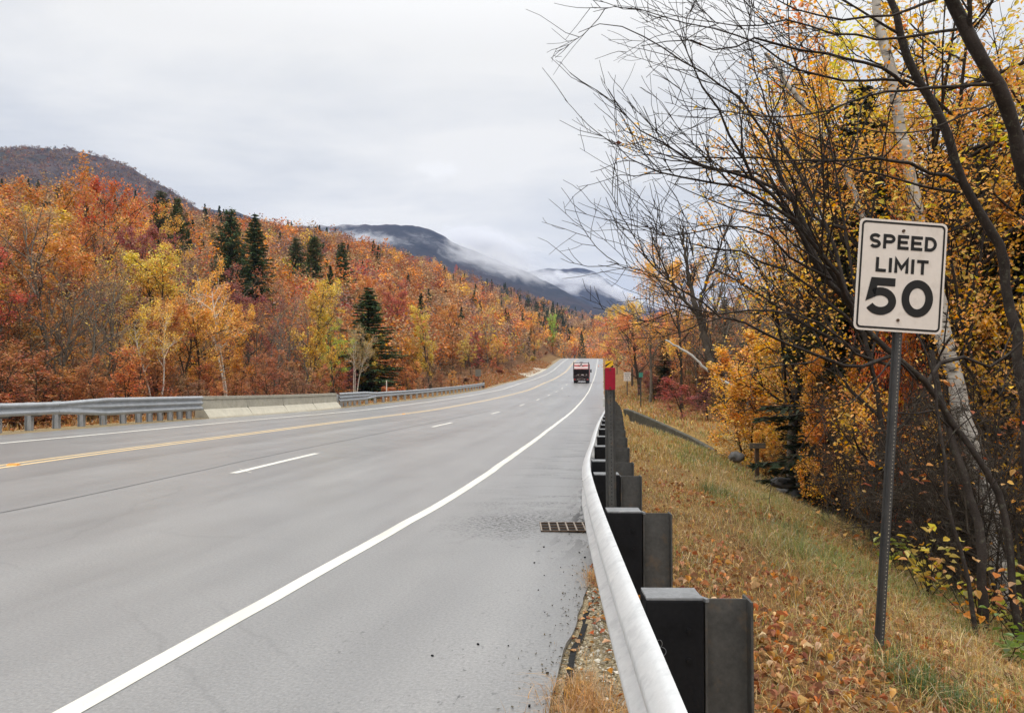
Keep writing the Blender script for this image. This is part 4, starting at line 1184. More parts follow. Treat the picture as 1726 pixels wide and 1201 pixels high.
def clump_forest(name, label, Xs, Ys, Zs, hs, cols, conif, nq, mat, rg):
    mb = MB()
    nn = np.asarray(nq, int); tot = nn.sum(); idx = np.repeat(np.arange(len(Xs)), nn)
    d = rg.normal(size=(tot, 3)); d /= np.linalg.norm(d, axis=1, keepdims=True)
    r = rg.random(tot) ** .4
    h = hs[idx]; cf = conif[idx]
    # lumps: every tree gets a few sub-crowns so that the outline is uneven
    lump = rg.normal(size=(len(Xs), 5, 3)) * np.array((.22, .22, .16)); li = rg.integers(0, 5, tot)
    off = lump[idx, li]
    px_ = np.where(cf, 0, off[:, 0] * h) + d[:, 0] * r * h * .24
    py_ = np.where(cf, 0, off[:, 1] * h) + d[:, 1] * r * h * .24
    pz_ = h * .60 + off[:, 2] * h + d[:, 2] * r * h * .26
    tz_ = rg.random(tot); cr = (1 - tz_) ** .9 * .19 * h * (0.4 + .8 * rg.random(tot)); an = rg.random(tot) * 2 * pi
    px_ = np.where(cf, np.cos(an) * cr, px_); py_ = np.where(cf, np.sin(an) * cr, py_); pz_ = np.where(cf, h * (.12 + .92 * tz_), pz_)
    pos = np.stack([Xs[idx] + px_, Ys[idx] + py_, Zs[idx] + pz_], -1)
    size = h * np.where(cf, .10, .125) * (.6 + .8 * rg.random(tot)) * np.sqrt(70 / nn[idx])
    leaves(mb, pos, size, .5, .75, fold=.1, rg=rg, col=cols[idx] * (1 + rg.normal(size=(tot, 1)) * .10).clip(.7, 1.3))
    o = mb.build(name, mat, colname='tint')
    return tag(o, label, 'forest', kind='stuff')
# --- the hillside wood
rg = np.random.default_rng(5)
N_ = 4800
p = rg.uniform(-260, 1230, N_); q = rg.random(N_) ** 1.0
D0 = hillD0(p); D1 = hillD1(p)
Ymin = np.maximum(D0 + np.where(p < 480, 55, np.where(p < 600, 22, -8)), 80)
Ymin = np.where(p > 985, np.maximum(D0 + 6, 300), Ymin)
# even cover in the picture: distance grows with the image height fraction
Y = Ymin + (D1 * 1.03 - Ymin) * q ** 1.25
X = (p - 863) / F_PX * Y
u = X - R(np.minimum(Y, 420))
ok = (Y > 305) | (u < UL - np.where(p > 600, 9, 18))
X, Y, p, q = X[ok], Y[ok], p[ok], q[ok]
Z = ground_z(X, Y)
t_ = (Y - hillD0(p)) / (hillD1(p) - hillD0(p))
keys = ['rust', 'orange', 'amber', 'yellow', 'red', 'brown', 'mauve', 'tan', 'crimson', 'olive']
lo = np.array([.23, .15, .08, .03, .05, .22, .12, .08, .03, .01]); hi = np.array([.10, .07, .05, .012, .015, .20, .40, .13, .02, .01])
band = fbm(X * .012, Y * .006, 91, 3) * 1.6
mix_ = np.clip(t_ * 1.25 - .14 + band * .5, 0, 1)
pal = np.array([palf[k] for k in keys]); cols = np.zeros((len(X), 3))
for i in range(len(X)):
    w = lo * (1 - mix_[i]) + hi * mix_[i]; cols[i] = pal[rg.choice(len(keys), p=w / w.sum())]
hn = fbm(X * .02, Y * .010, 63, 3)
conif = rg.random(len(X)) < np.where(hn > .14, .55, .055)
conif |= (rg.random(len(X)) < .65) & (p > 875) & (p < 960) & (t_ > .1) & (t_ < .9)
cols *= np.exp(rg.normal(size=(len(X), 1)) * .20); cols[conif] = palf['green'] * 1.05
hs = rg.uniform(7.0, 10.5, len(X)) * np.where(conif, 1.15, 1)
nq = np.clip(62000 / Y, 60, 700).astype(int)
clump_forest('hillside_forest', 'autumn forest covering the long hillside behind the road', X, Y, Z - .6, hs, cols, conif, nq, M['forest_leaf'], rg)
# bare grey trunks and twigs show between the crowns of the hill
mb = MB(); items = []
sel = rg.permutation(len(X))[:900]
for i in sel:
    if Y[i] > 420 or conif[i]: continue
    for k in range(5):
        b = np.array((X[i], Y[i], Z[i])); tip = b + np.array((rg.normal() * 1.6, rg.normal() * 1.6, hs[i] * rg.uniform(.75, 1.12)))
        pts = np.linspace(b, tip, 4); pts[1:3, :2] += rg.normal(size=(2, 2)) * .3
        items.append((pts, np.linspace(.13, .03, 4), 3))
add_tubes(mb, items); tag(mb.build('hillside_trunks', M['bark_grey']), 'grey trunks standing among the hillside forest', 'forest', kind='stuff')
# --- the woods on the nearest mountain
def mountain_woods(name, label, mxyz, n, p0, p1, h, palette, wts, dark, rg, nq=26):
    Xr, Yr, z = mxyz; r_ = rg.integers(2, Xr.shape[0] - 18, n); c_ = rg.integers(0, Xr.shape[1] - 1, n)
    f1, f2 = rg.random(n), rg.random(n)
    lerp = lambda A: (A[r_, c_] * (1-f2) + A[r_, c_ + 1] * f2) * (1-f1) + (A[r_ + 1, c_] * (1-f2) + A[r_ + 1, c_ + 1] * f2) * f1
    x, y, zz = lerp(Xr), lerp(Yr), lerp(z)
    pp = 863 + F_PX * x / y; ok = (pp > p0) & (pp < p1)
    x, y, zz, pp = x[ok], y[ok], zz[ok], pp[ok]; n = len(x)
    c = np.array([palf[k] for k in palette])[rg.choice(len(palette), n, p=wts)]
    nz = fbm(x * .006, zz * .012, dark, 4); cf = rg.random(n) < np.where(nz > .07, .85, .04)
    c[cf] = palf['green'] * .9
    clump_forest(name, label, x, y, zz - 1, rg.uniform(.7, 1.3, n) * h, c * .72, cf, np.full(n, nq), M['forest_leaf'], rg)
mountain_woods('mountain_forest', 'bare purple-brown woods with dark spruce bands on the mountain at the left', mx1, 24000, -150, 420, 7, ['mauve', 'brown', 'tan', 'rust'], [.46, .28, .14, .12], 17, np.random.default_rng(8))

# --- haze and low cloud
m, t, out = nt('haze_air'); N = NB(t)
pv = N.n('ShaderNodeVolumePrincipled'); pv.inputs['Color'].default_value = (.42, .58, 1.0, 1); pv.inputs['Density'].default_value = 7.0e-5
pv.inputs['Anisotropy'].default_value = 0.0
t.links.new(pv.outputs[0], out.inputs['Volume']); M['haze'] = m
allz = min(float(ZZ.min()), float(mx1[2].min()), float(mx2[2].min()), float(mx3[2].min()))
topz = max(float(mx1[2].max()), float(mx2[2].max()), float(mx3[2].max())) + 60
mb = MB(); mb.box((0, 2450, (allz - 1 + topz) / 2), (9200, 6900, topz - allz + 1)); tag(mb.build('haze', M['haze']), kind='stuff')
def mist(label, Y, pts, dens, seed, scale, thick, thr):
    """low cloud: a long ellipsoid of drifting vapour from pixel-surveyed axis points"""
    (ax, ay), (bx_, by) = pts[0], pts[1]; a = Vector(P(ax, ay, Y)); b = Vector(P(bx_, by, Y)); hw_ = pts[2] * Y / F_PX
    m, t, out = nt('mist_vapour'); N = NB(t)
    co = N.n('ShaderNodeTexCoord').outputs['Object']
    ln_ = N.n('ShaderNodeVectorMath', operation='LENGTH'); t.links.new(co, ln_.inputs[0])
    L = (b - a).length / 2 * 1.1
    nz = N.noise(N.map(co, (L / hw_ * scale * .42, thick / hw_ * scale * .7, scale), (seed, seed * .7, 0), (0, .35, 0)), 1.0, 8, .64, 1.1)
    fall = N.math('SUBTRACT', 1.0, ln_.outputs['Value'], clamp=True)
    v = N.math('SUBTRACT', N.math('ADD', N.math('MULTIPLY', nz, 3.3), N.math('MULTIPLY', fall, 1.25)), thr + .36)
    v = N.math('MULTIPLY', N.math('MAXIMUM', v, 0.0), dens)
    pv = N.n('ShaderNodeVolumePrincipled'); pv.inputs['Color'].default_value = (.97, .975, 1, 1); pv.inputs['Anisotropy'].default_value = .25
    t.links.new(v, pv.inputs['Density']); t.links.new(pv.outputs[0], out.inputs['Volume'])
    bm = bmesh.new(); bmesh.ops.create_icosphere(bm, subdivisions=3, radius=1.0)
    mb = MB(); add_bm(mb, bm); o = mb.build('mist', m)
    d = (b - a); ang = math.atan2(d.z, d.x)
    o.location = (a + b) / 2; o.rotation_euler = (0, -ang, 0); o.scale = (L, thick, hw_)
    return tag(o, label, 'mist', kind='stuff')
mist('white mist drifting down the slope of the blue mountain', 2150, ((690, 398), (985, 486), 30), .027, 3.1, 1.5, 190, 1.80)
mist('thin ragged mist at the foot of the blue mountain ridge', 2150, ((470, 388), (740, 412), 15), .030, 7.7, 1.3, 120, 1.85)
mist('cloud bank filling the valley below the far mountain', 3900, ((888, 472), (1085, 530), 36), .050, 5.2, 1.4, 260, 1.42)
mist('thin streak of mist across the top of the far mountain', 3900, ((915, 464), (1050, 474), 12), .030, 2.4, 1.2, 160, 1.72)
mist('pale cloud hiding the shoulder of the blue mountain', 3200, ((715, 392), (930, 452), 36), .024, 9.4, 1.1, 300, 1.52)
mist('thin cloud lying on the flat top of the blue mountain', 2150, ((440, 376), (640, 374), 11), .020, 4.4, 1.2, 120, 1.72)

# ================================================================== TREES
def grow(rg, pos, d, L, r, lvl, S, out, tips):
    """recursive limbs; S: dict of per-level lists"""
    n = S['n'][lvl]; pts = [np.array(pos, float)]; d = np.array(d, float); d /= np.linalg.norm(d)
    step = L / (n - 1)
    ds = [d]
    for i in range(n - 1):
        d = d + rg.normal(size=3) * S['wob'][lvl] + np.array((0, 0, S['trop'][lvl])); d /= np.linalg.norm(d)
        pts.append(pts[-1] + d * step); ds.append(d)
    pts = np.array(pts); rad = r * (1 - (1 - S['tip']) * np.linspace(0, 1, n))
    out.append((pts, rad, S['sides'][lvl]))
    if lvl >= S['leaflvl']: tips.append((pts, lvl))
    if lvl + 1 < len(S['n']):
        nc = S['nc'][lvl]; nc = int(round(nc * rg.uniform(.8, 1.2)))
        az = rg.uniform(0, 2 * pi)
        for k in range(nc):
            t = S['t0'][lvl] + (1 - S['t0'][lvl]) * (k + rg.random()) / nc; t = min(t, .99)
            x = t * (n - 1); i = min(int(x), n - 2); f = x - i
            p_ = pts[i] * (1 - f) + pts[i + 1] * f; dd = ds[i + 1]
            az += 2.4 + rg.normal() * .4
            a = np.cross(dd, (0, 0, 1) if abs(dd[2]) < .9 else (1, 0, 0)); a /= np.linalg.norm(a); b = np.cross(dd, a)
            th = S['ang'][lvl] * rg.uniform(.75, 1.25)
            cd = dd * cos(th) + (a * cos(az) + b * sin(az)) * sin(th)
            prof = S['prof'](t) if lvl == 0 else (1.05 - .6 * t)
            cl = L * S['lr'][lvl] * prof * rg.uniform(.75, 1.2)
            cr = max(S['rmin'], min(rad[i] * .72, r * S['rr'][lvl]))
            grow(rg, p_, cd, cl, cr, lvl + 1, S, out, tips)

def crown_leaves(mb, rg, tips, per, jit, size, bias=.6, width=.65, clump=-.4, hang=.0, oval=False):
    pos = []
    for pts, lvl in tips:
        n = rg.poisson(per)
        if n == 0: continue
        t = rg.random(n) ** .8 * (len(pts) - 1); i = np.minimum(t.astype(int), len(pts) - 2); f = (t - i)[:, None]
        pos.append(pts[i] * (1 - f) + pts[i + 1] * f)
    pos = np.vstack(pos); pos = pos + rg.normal(size=pos.shape) * jit; pos[:, 2] -= hang * rg.random(len(pos))
    # leaves gather in bunches with gaps between them
    sc_ = 1.0 if len(pos) else 1; w = np.zeros(len(pos)); ext = max(1.2, float(np.ptp(pos[:, 2])) * .16)
    for _ in range(7):
        k_ = rg.normal(size=3); k_ /= np.linalg.norm(k_); w += np.sin(pos @ k_ * 2 * pi / (ext * rg.uniform(.55, 1.2)) + rg.uniform(0, 6.3))
    pos = pos[w + rg.normal(size=len(pos)) * .6 > clump]
    leaves(mb, pos, size * rg.uniform(.6, 1.4, len(pos)), bias, width, rg=rg, oval=oval)
    return len(pos)

round_ = lambda t: (.45 + 1.0 * math.sin(min(1, (t - .12) / .8) * pi * .86 + .25)) if t > .1 else .5
oval = lambda t: .55 + .55 * math.sin(max(0, min(1, (t - .1) / .9)) * pi * .8)
low = lambda t: 1.15 - .85 * t
vase = lambda t: .55 + .75 * t if t < .8 else 1.0
def S_tree(prof, kids, ang0=.95, t0=.25, sub=6, wob=.10, trop=.05, lr0=.36, up1=.05, tw=5):
    return dict(n=[9, 6, 4, 4], wob=[wob * .6, wob * 1.5, .2, .26], trop=[trop, up1, .05, .04], tip=.18, sides=[7, 5, 3, 3], leaflvl=2, nc=[kids, sub, tw, 0], t0=[t0, .18, .12, 0],
                ang=[ang0, .75, .8, 0], prof=prof, lr=[lr0, .45, .48, 0], rr=[.42, .45, .5, 0], rmin=.006)
PROTO = {}
def proto(kind, seed, Hh, r, S, per, jit, size, bark, leafmat='leaf', bias=.6, lean=(0, 0), stems=1, twig_mat=None, keep=None, hang=0.0, width=.65, twr=None):
    rg = np.random.default_rng(seed); out = []; tips = []
    for s in range(stems):
        d = np.array((lean[0] + rg.normal() * .05, lean[1] + rg.normal() * .05, 1.0))
        b = np.array((0, 0, -.3))
        if stems > 1: a = 2 * pi * s / stems + rg.random(); d += np.array((cos(a), sin(a), 0)) * rg.uniform(.12, .30); b += np.array((cos(a), sin(a), 0)) * r * 1.3
        grow(rg, b, d, Hh * rg.uniform(.85, 1.05), r, 0, S, out, tips)
    mb = MB(); add_tubes(mb, out)
    V, F4 = np.vstack(mb.V), np.vstack(mb.F4)
    tr_ = mesh_np(kind + '_trunk', V, F4, None, None, np.concatenate(mb.s4)); tr_.materials.append(M[bark])
    ml = MB(); n = crown_leaves(ml, rg, tips, per, jit, size, bias, width, hang=hang, oval=leafmat == 'leaf_near')
    cr_ = mesh_np(kind + '_crown', np.vstack(ml.V), np.vstack(ml.F4) if ml.F4 else None, np.vstack(ml.F3) if ml.F3 else None, None, False); cr_.materials.append(M[leafmat])
    PROTO.setdefault(kind, []).append((tr_, cr_, float(max(np.percentile(np.vstack(ml.V)[:, 2], 99.5), np.vstack(mb.V)[:, 2].max() * .97))))
    print(kind, seed, n, len(V), PROTO[kind][-1][2])
    return n
def conifer(kind, seed, Hh, W, droop, dens, pine=False):
    rg = np.random.default_rng(seed); mb = MB(); ml = MB()
    tp = np.array([(rg.normal() * .04, rg.normal() * .04, z) for z in np.linspace(-.3, Hh, 8)]); add = [(tp, np.linspace(.16, .015, 8), 6)]
    pos = []; axs = []
    z = Hh * (.22 if pine else .06)
    while z < Hh * .985:
        f = z / Hh; nb = int(rg.integers(4, 7))
        ln0 = W * ((1 - f) ** (.6 if pine else .85)) * (.5 + .6 * rg.random() if pine else .85 + .3 * rg.random()) + .08
        a0 = rg.random() * 6.3
        for k in range(nb):
            a = a0 + 2 * pi * k / nb + rg.normal() * .25; Lb = ln0 * rg.uniform(.6, 1.2)
            el = (.35 if pine else .25) - droop * (1 - f)
            pts = []; p_ = np.array((0, 0, z)); d = np.array((cos(a) * cos(el), sin(a) * cos(el), sin(el)))
            for i in range(5):
                pts.append(p_.copy()); d[2] += (.05 if pine else -.06 + .05 * i); p_ = p_ + d / np.linalg.norm(d) * Lb / 4
            pts = np.array(pts); add.append((pts, np.linspace(.022, .005, 5) * (1 + 1.2 * (1 - f)), 3))
            m_ = int(dens * Lb) + 3
            t = rg.random(m_) ** .75 * 4; i = np.minimum(t.astype(int), 3); fr = (t - i)[:, None]
            q = pts[i] * (1 - fr) + pts[i + 1] * fr
            side = np.array((-sin(a), cos(a), 0)); s = rg.normal(size=(m_, 1)) * (.10 + .10 * Lb) * (1.1 - t[:, None] / 5)
            q = q + side * s; q[:, 2] -= np.abs(s[:, 0]) * .25 + rg.random(m_) * .06
            if pine: q += rg.normal(size=q.shape) * .10
            pos.append(q); axs.append(np.tile(np.array((cos(a), sin(a), -.15)), (m_, 1)) + side * np.sign(s) * .8)
        z += Hh * rg.uniform(.018, .028) * (1.5 if pine else 1)
    add_tubes(mb, add)
    pos = np.vstack(pos); axs = np.vstack(axs); leaves(ml, pos, rg.uniform(.16, .40, len(pos)), 1.0, .28, rg=rg, axis=axs, fold=.05)
    tr_ = mesh_np(kind + '_trunk', np.vstack(mb.V), np.vstack(mb.F4), None, None, True); tr_.materials.append(M['bark'])
    cr_ = mesh_np(kind + '_crown', np.vstack(ml.V), None, np.vstack(ml.F3), None, False); cr_.materials.append(M['needle'])
    PROTO.setdefault(kind, []).append((tr_, cr_, Hh)); return len(pos)

for s in range(4): proto('maple', 100 + s, 10, .15, S_tree(round_, 15, .85, .22, 6, tw=6), 22, .17, .135, 'bark')
for s in range(3): proto('upright', 120 + s, 10, .13, S_tree(oval, 17, .62, .18, 6, lr0=.27, tw=6), 21, .15, .13, 'bark')
for s in range(3): proto('sparse', 140 + s, 10, .14, S_tree(vase, 13, .72, .30, 7, .12, lr0=.36, up1=.10, tw=8), 4.2, .15, .125, 'bark_grey')
for s in range(2): proto('bare', 160 + s, 10, .13, S_tree(vase, 12, .62, .28, 8, .13, lr0=.38, up1=.12, tw=8), .35, .12, .14, 'bark_grey')
for s in range(3): proto('sapling', 180 + s, 5, .055, S_tree(low, 14, 1.15, .08, 6, .12, .04, .42, .02, 6), 4.5, .16, .125, 'bark', bias=1.6, stems=2)
for s in range(2): proto('shrub', 200 + s, 2, .022, dict(S_tree(low, 8, .8, .05, 5, .15, .05, .5, .05, 4), n=[6, 5, 4, 3]), 7, .09, .13, 'bark', bias=1.0, stems=5)
for s in range(3): proto('birch', 220 + s, 9, .105, S_tree(oval, 11, .75, .48, 6, .11, lr0=.25, tw=5), 11, .15, .125, 'birch_far', stems=2 if s != 1 else 3)
for s in range(2): conifer('spruce', 240 + s, 10, 2.4, .50, 85)
for s in range(2): conifer('pine', 260 + s, 10, 2.8, .10, 80, True)
# close kinds, with leaves of true size
for s in range(2): proto('beech', 300 + s, 9, .10, S_tree(round_, 17, 1.0, .12, 7, .12, .04, .40, .03, 6), 8.5, .13, .092, 'bark_dark', 'leaf_near', bias=1.3, hang=.05)
for s in range(2): proto('bush', 320 + s, 4, .035, dict(S_tree(low, 13, .95, .05, 6, .14, .05, .46, .03, 6)), 8, .10, .085, 'bark_dark', 'leaf_near', bias=1.2, stems=4)
for s in range(2): proto('thicket', 340 + s, 3.2, .022, dict(S_tree(low, 10, .9, .05, 7, .22, .03, .5, .0, 8), rmin=.004), .035, .08, .085, 'bark', 'leaf_near', bias=.8, stems=5)

TREES = []
def plant(kind, var, x, y, h, color, label, cat='tree', group=None, rot=None, z=None, wide=1.0, name=None, sink=0.0):
    tr_, cr_, H0 = PROTO[kind][var % len(PROTO[kind])]
    s = h / H0
    z = float(ground_z(x, y)) if z is None else z
    nm = name or {'maple': 'maple_tree', 'upright': 'broadleaf_tree', 'sparse': 'thin_leaved_tree', 'bare': 'bare_tree', 'sapling': 'sapling', 'shrub': 'shrub', 'birch': 'birch_tree',
                  'spruce': 'spruce_tree', 'pine': 'pine_tree', 'beech': 'beech_tree', 'bush': 'leafy_bush', 'thicket': 'thicket_bush'}[kind]
    o = thing(nm, label, cat, (x, y, z - sink), group)
    o.rotation_euler = (0, 0, random.uniform(0, 6.283) if rot is None else rot); o.scale = (s * wide, s * wide, s)
    a = bpy.data.objects.new('trunk', tr_); link(a, o)
    b = bpy.data.objects.new('foliage' if kind in ('shrub', 'bush', 'thicket') else 'crown', cr_); link(b, o)
    c = np.array(PAL[color]) if isinstance(color, str) else np.array(color)
    c = np.clip(c * (1 + np.random.default_rng(len(TREES) + 7).normal(size=3) * .07), 0, .9)
    b.color = (*c, 1)
    TREES.append((o, kind, color if isinstance(color, str) else 'mixed', x, y, h))
    return o
def at_left(px, v):
    """a spot on the line of sight px, v metres beyond the left guardrail line"""
    a = (px - 863) / F_PX; Y = 20.0
    for _ in range(60):
        Y = Y + 0.5 * ((float(R(Y)) + UL - v) / a - Y) if a < -.02 else Y
        Y = max(8, min(Y, 700))
    return float(a * Y), float(Y)
def solve_left(px, v):
    a = (px - 863) / F_PX; ys = np.linspace(8, 420, 4000); f = a * ys - (R(ys) + UL - v)
    i = int(np.argmax(f < 0)) if (f < 0).any() else len(ys) - 1
    return float(a * ys[i]), float(ys[i])
def top_h(x, y, py):
    """height a tree at x, y needs to reach picture line py"""
    return P(863, py, y)[2] - float(ground_z(x, y))

# ---- trees of the left wood that can be told apart
feat = [  # kind, var, px, v, top py, colour, width, label
 ('sparse', 0, 70, 9, 305, 'brown', 1.05, 'tall grey lichen-barked tree with few brown leaves, at the left edge of the photo'),
 ('sparse', 1, 205, 9, 395, 'brown', .9, 'slender grey tree with brown leaves in front of the orange maples, left wood'),
 ('maple', 0, 160, 26, 290, 'flame', .62, 'brightest flame-red maple standing highest against the mountain'),
 ('maple', 1, 40, 21, 270, 'orange', .85, 'big orange maple crown at the top left corner of the wood'),
 ('maple', 2, 298, 30, 350, 'amber', .9, 'broad golden maple below the two small pines'),
 ('maple', 3, 235, 20, 380, 'crimson', .8, 'dull crimson maple between the flame maple and the golden maple'),
 ('pine', 0, 268, 44, 322, 'pine', .75, 'left one of two small dark pines against the mountain'),
 ('pine', 1, 296, 46, 332, 'pine', .75, 'right one of two small dark pines against the mountain'),
 ('pine', 1, 386, 34, 352, 'pine', 1.0, 'dark pine on the skyline, left of its taller twin'),
 ('spruce', 0, 428, 34, 358, 'pine', 1.1, 'dark spruce on the skyline, right of the dark pine'),
 ('pine', 0, 528, 34, 398, 'pine', 1.15, 'broad dark green pine above the yellow tree'),
 ('pine', 1, 497, 38, 400, 'pine', 1.1, 'small pine just left of the broad pine above the yellow tree'),
 ('spruce', 1, 576, 32, 406, 'pine', 1.15, 'dark spruce right of the broad pine, above the orange maple'),
 ('spruce', 0, 621, 9, 482, 'pine', 1.7, 'dark cone-shaped spruce standing alone among the front trees'),
 ('birch', 1, 598, 6.5, 548, 'tan', .7, 'thin leaning birch with sparse tan leaves in front of the dark spruce'),
 ('upright', 0, 520, 7.5, 462, 'yellow', 1.0, 'bright yellow pointed tree in the middle of the left wood'),
 ('maple', 2, 566, 6.6, 530, 'lime', .80, 'lime green tree between the yellow tree and the dark spruce'),
 ('birch', 0, 383, 5.6, 442, 'amber', .8, 'white forked birch with golden leaves behind the start of the concrete barrier'),
 ('birch', 2, 262, 5.6, 505, 'yellow', .9, 'clump of thin white birches with yellow leaves behind the left guardrail end'),
 ('upright', 1, 681, 15, 472, 'red', 1.1, 'red-orange maple right of the dark spruce'),
 ('upright', 2, 655, 20, 470, 'rust', 1.0, 'rusty red tree behind the right flank of the dark spruce'),
 ('upright', 0, 727, 6, 515, 'yellow', .75, 'slim yellow tree right of the red-orange maple'),
 ('upright', 1, 762, 11, 498, 'orange', 1.0, 'orange oval tree right of the slim yellow tree'),
 ('sparse', 2, 822, 11, 512, 'yellow', 1.0, 'pale yellow thin-leaved tree by the bend of the road'),
 ('maple', 1, 836, 6, 572, 'amber', .9, 'low golden orange tree at the end of the far left guardrail'),
 ('maple', 0, 612, 24, 462, 'orange', 1.0, 'rounded orange maple behind the dark spruce top'),
 ('bare', 0, 290, 9.5, 460, 'brown', 1.0, 'bare dark tree with a crooked broken trunk behind the birch clump'),
 ('upright', 2, 902, 5, 527, 'amber', .8, 'orange tree where the road climbs to the crest'),
 ('upright', 0, 932, 6, 530, 'lime', .8, 'lime yellow tree near the crest of the road'),
 ('maple', 3, 962, 8, 552, 'amber', .75, 'golden tree left of the road crest'),
 ('upright', 1, 985, 10, 558, 'yellow', .7, 'bright yellow tree right behind the road crest'),
 ('spruce', 1, 948, 10, 560, 'green', 1.0, 'dark green spruce left of the road crest'),
]
for kind, var, px, v, py, col, wd, lab in feat:
    x, y = solve_left(px, v)
    plant(kind, var, x, y, max(2.5, top_h(x, y, py)), col, lab, wide=wd)

# ---- the crowd of the left wood: rows going up the slope
sections = [(-9e9, 150, 'behind the left guardrail'), (150, 345, 'behind the flared left guardrail'), (345, 560, 'behind the concrete barrier'),
            (560, 700, 'behind the start of the far guardrail'), (700, 820, 'behind the far left guardrail'), (820, 9e9, 'beside the climbing road')]
def where(px):
    for a, b, s in sections:
        if a <= px < b: return s
rowname = {0: 'front', 1: 'second-row', 2: 'mid-slope', 3: 'upper'}
skyline = pchip([-200, 0, 70, 110, 205, 250, 300, 340, 400, 480, 560, 640, 730, 800, 870, 940, 1000], [262, 272, 300, 325, 345, 368, 372, 392, 408, 430, 462, 490, 515, 535, 550, 568, 580])
rw = np.random.default_rng(77)
colw = {0: (['rust', 'orange', 'brown', 'red', 'amber', 'crimson', 'yellow', 'tan'], [.25, .20, .16, .06, .13, .02, .11, .07]),
        1: (['rust', 'orange', 'brown', 'red', 'amber', 'crimson', 'tan', 'yellow'], [.21, .22, .21, .05, .14, .04, .07, .06])}
adj = {'rust': 'rust-orange', 'orange': 'orange', 'brown': 'brown', 'red': 'red', 'amber': 'golden orange', 'crimson': 'dull crimson', 'yellow': 'yellow', 'tan': 'tan', 'green': 'dark green', 'pine': 'dark green', 'olive': 'olive'}
kname = {'maple': 'round-crowned tree', 'upright': 'oval-crowned tree', 'sparse': 'thin-leaved tree', 'bare': 'bare twiggy tree', 'sapling': 'low leafy sapling', 'shrub': 'shrub', 'spruce': 'spruce', 'pine': 'pine', 'birch': 'birch'}
CROWD = []
for row, (v0, v1, dpx, frac) in enumerate([(6.0, 9.0, 29, .72), (11, 15, 32, .88), (18, 25, 36, .94), (29, 40, 40, 1.0)]):
    px = -150.0
    while px < 985:
        v = rw.uniform(v0, v1); x, y = solve_left(px, v)
        if y > 300: px += dpx; continue
        base_py = 600.5 + 29.5 - (float(ground_z(x, y)) - CAMZ) / y * F_PX
        tp = float(skyline(px)); py = base_py + (tp - base_py) * frac * rw.uniform(.80, 1.0)
        h = np.clip(top_h(x, y, py), 4.2 if px < 560 else 5.6, 13.0)
        if any(abs(px - f_[2]) < (42 if f_[5] in ('lime', 'flame') or f_[2] == 621 else 32 if f_[0] in ('birch', 'spruce', 'pine') or f_[5] in ('yellow', 'red') else 24) and v - 1 < f_[3] < v + 16 for f_ in feat) and rw.random() < .9: px += dpx * .5; continue
        kind = rw.choice(['maple', 'upright', 'sparse', 'bare'], p=[.21, .20, .35, .24]); col = rw.choice(colw[min(row, 1)][0], p=colw[min(row, 1)][1])
        if rw.random() < (.05 if row == 0 else .03) and row >= 2: kind, col = 'spruce', 'green'
        lab = f"{adj[col] if kind != 'bare' else 'grey'} {kname[kind]} in the {rowname[row]} trees {where(px)}"
        o = plant(kind, int(rw.integers(0, 9)), x, y, h, col, lab, group=lab, wide=rw.uniform(.85, 1.2)); CROWD.append((o, px))
        px += dpx * rw.uniform(.7, 1.35) * (1.0 if px < 540 else .72)
# low saplings and shrubs filling the front edge
px = -120.0
while px < 960:
    v = rw.uniform(3.4, 6.2); x, y = solve_left(px, v)
    if y > 280: break
    if any(abs(px - q_) < w_ for q_, w_ in ((262, 20), (383, 15), (598, 16), (621, 30), (566, 16), (205, 12), (70, 14), (520, 10), (727, 10))): px += 9; continue
    kind = 'sapling' if rw.random() < .75 else 'shrub'
    h = rw.uniform(1.7, 3.9) if kind == 'sapling' else rw.uniform(1.0, 1.7)
    col = rw.choice(['rust', 'orange', 'brown', 'amber', 'yellow', 'olive'], p=[.46, .22, .16, .07, .05, .04])
    lab = f"{adj[col]} {kname[kind]} at the wood's edge {where(px)}"
    o = plant(kind, int(rw.integers(0, 9)), x, y, h, col, lab, 'shrub' if kind == 'shrub' else 'tree', lab, wide=rw.uniform(.9, 1.3)); CROWD.append((o, px))
    px += rw.uniform(14, 25) * (1.0 if px < 540 else .62)

# second storey of saplings between the front trees
px = -100.0
while px < 940:
    v = rw.uniform(8, 17); x, y = solve_left(px, v)
    if y > 260: break
    col = rw.choice(['rust', 'orange', 'brown', 'amber', 'olive', 'crimson'], p=[.36, .20, .22, .10, .06, .06])
    lab = f"{adj[col]} low leafy sapling deeper in the wood {where(px)}"
    plant('sapling', int(rw.integers(0, 9)), x, y, rw.uniform(2.6, 4.8), col, lab, group=lab, wide=rw.uniform(1.0, 1.4))
    px += rw.uniform(16, 30) * (1.0 if px < 540 else .75)

# ---- right side, middle distance and beyond
def right(kind, var, px, Y, py, col, lab, wide=1.0, **kw):
    x = P(px, 600, Y)[0]; return plant(kind, var, x, Y, max(1.0, top_h(x, Y, py)), col, lab, wide=wide, **kw)
right('maple', 1, 1150, 56, 412, 'amber', 'tall old oak with thin golden leaves at the left end of the right woods', .85)
right('sparse', 2, 1095, 62, 430, 'amber', 'thin-leaved golden oak leaning over the road, left of the old oak', 1.0)
right('maple', 3, 1078, 72, 528, (.66, .25, .04), 'low rust-orange maple above the small white notice sign', 1.55)
right('maple', 0, 1065, 86, 505, 'yellow', 'yellow topped tree behind the rust-orange maple, right of the road crest', .9)
right('upright', 1, 1040, 150, 555, 'rust', 'rust tree right of the road crest', 1.0)
right('upright', 0, 1022, 190, 560, 'red', 'distant red tree above the crest', 1.0)
right('sapling', 0, 1150, 46, 636, 'red', 'left one of two scarlet bushes at the meadow edge', 1.7, cat='shrub')
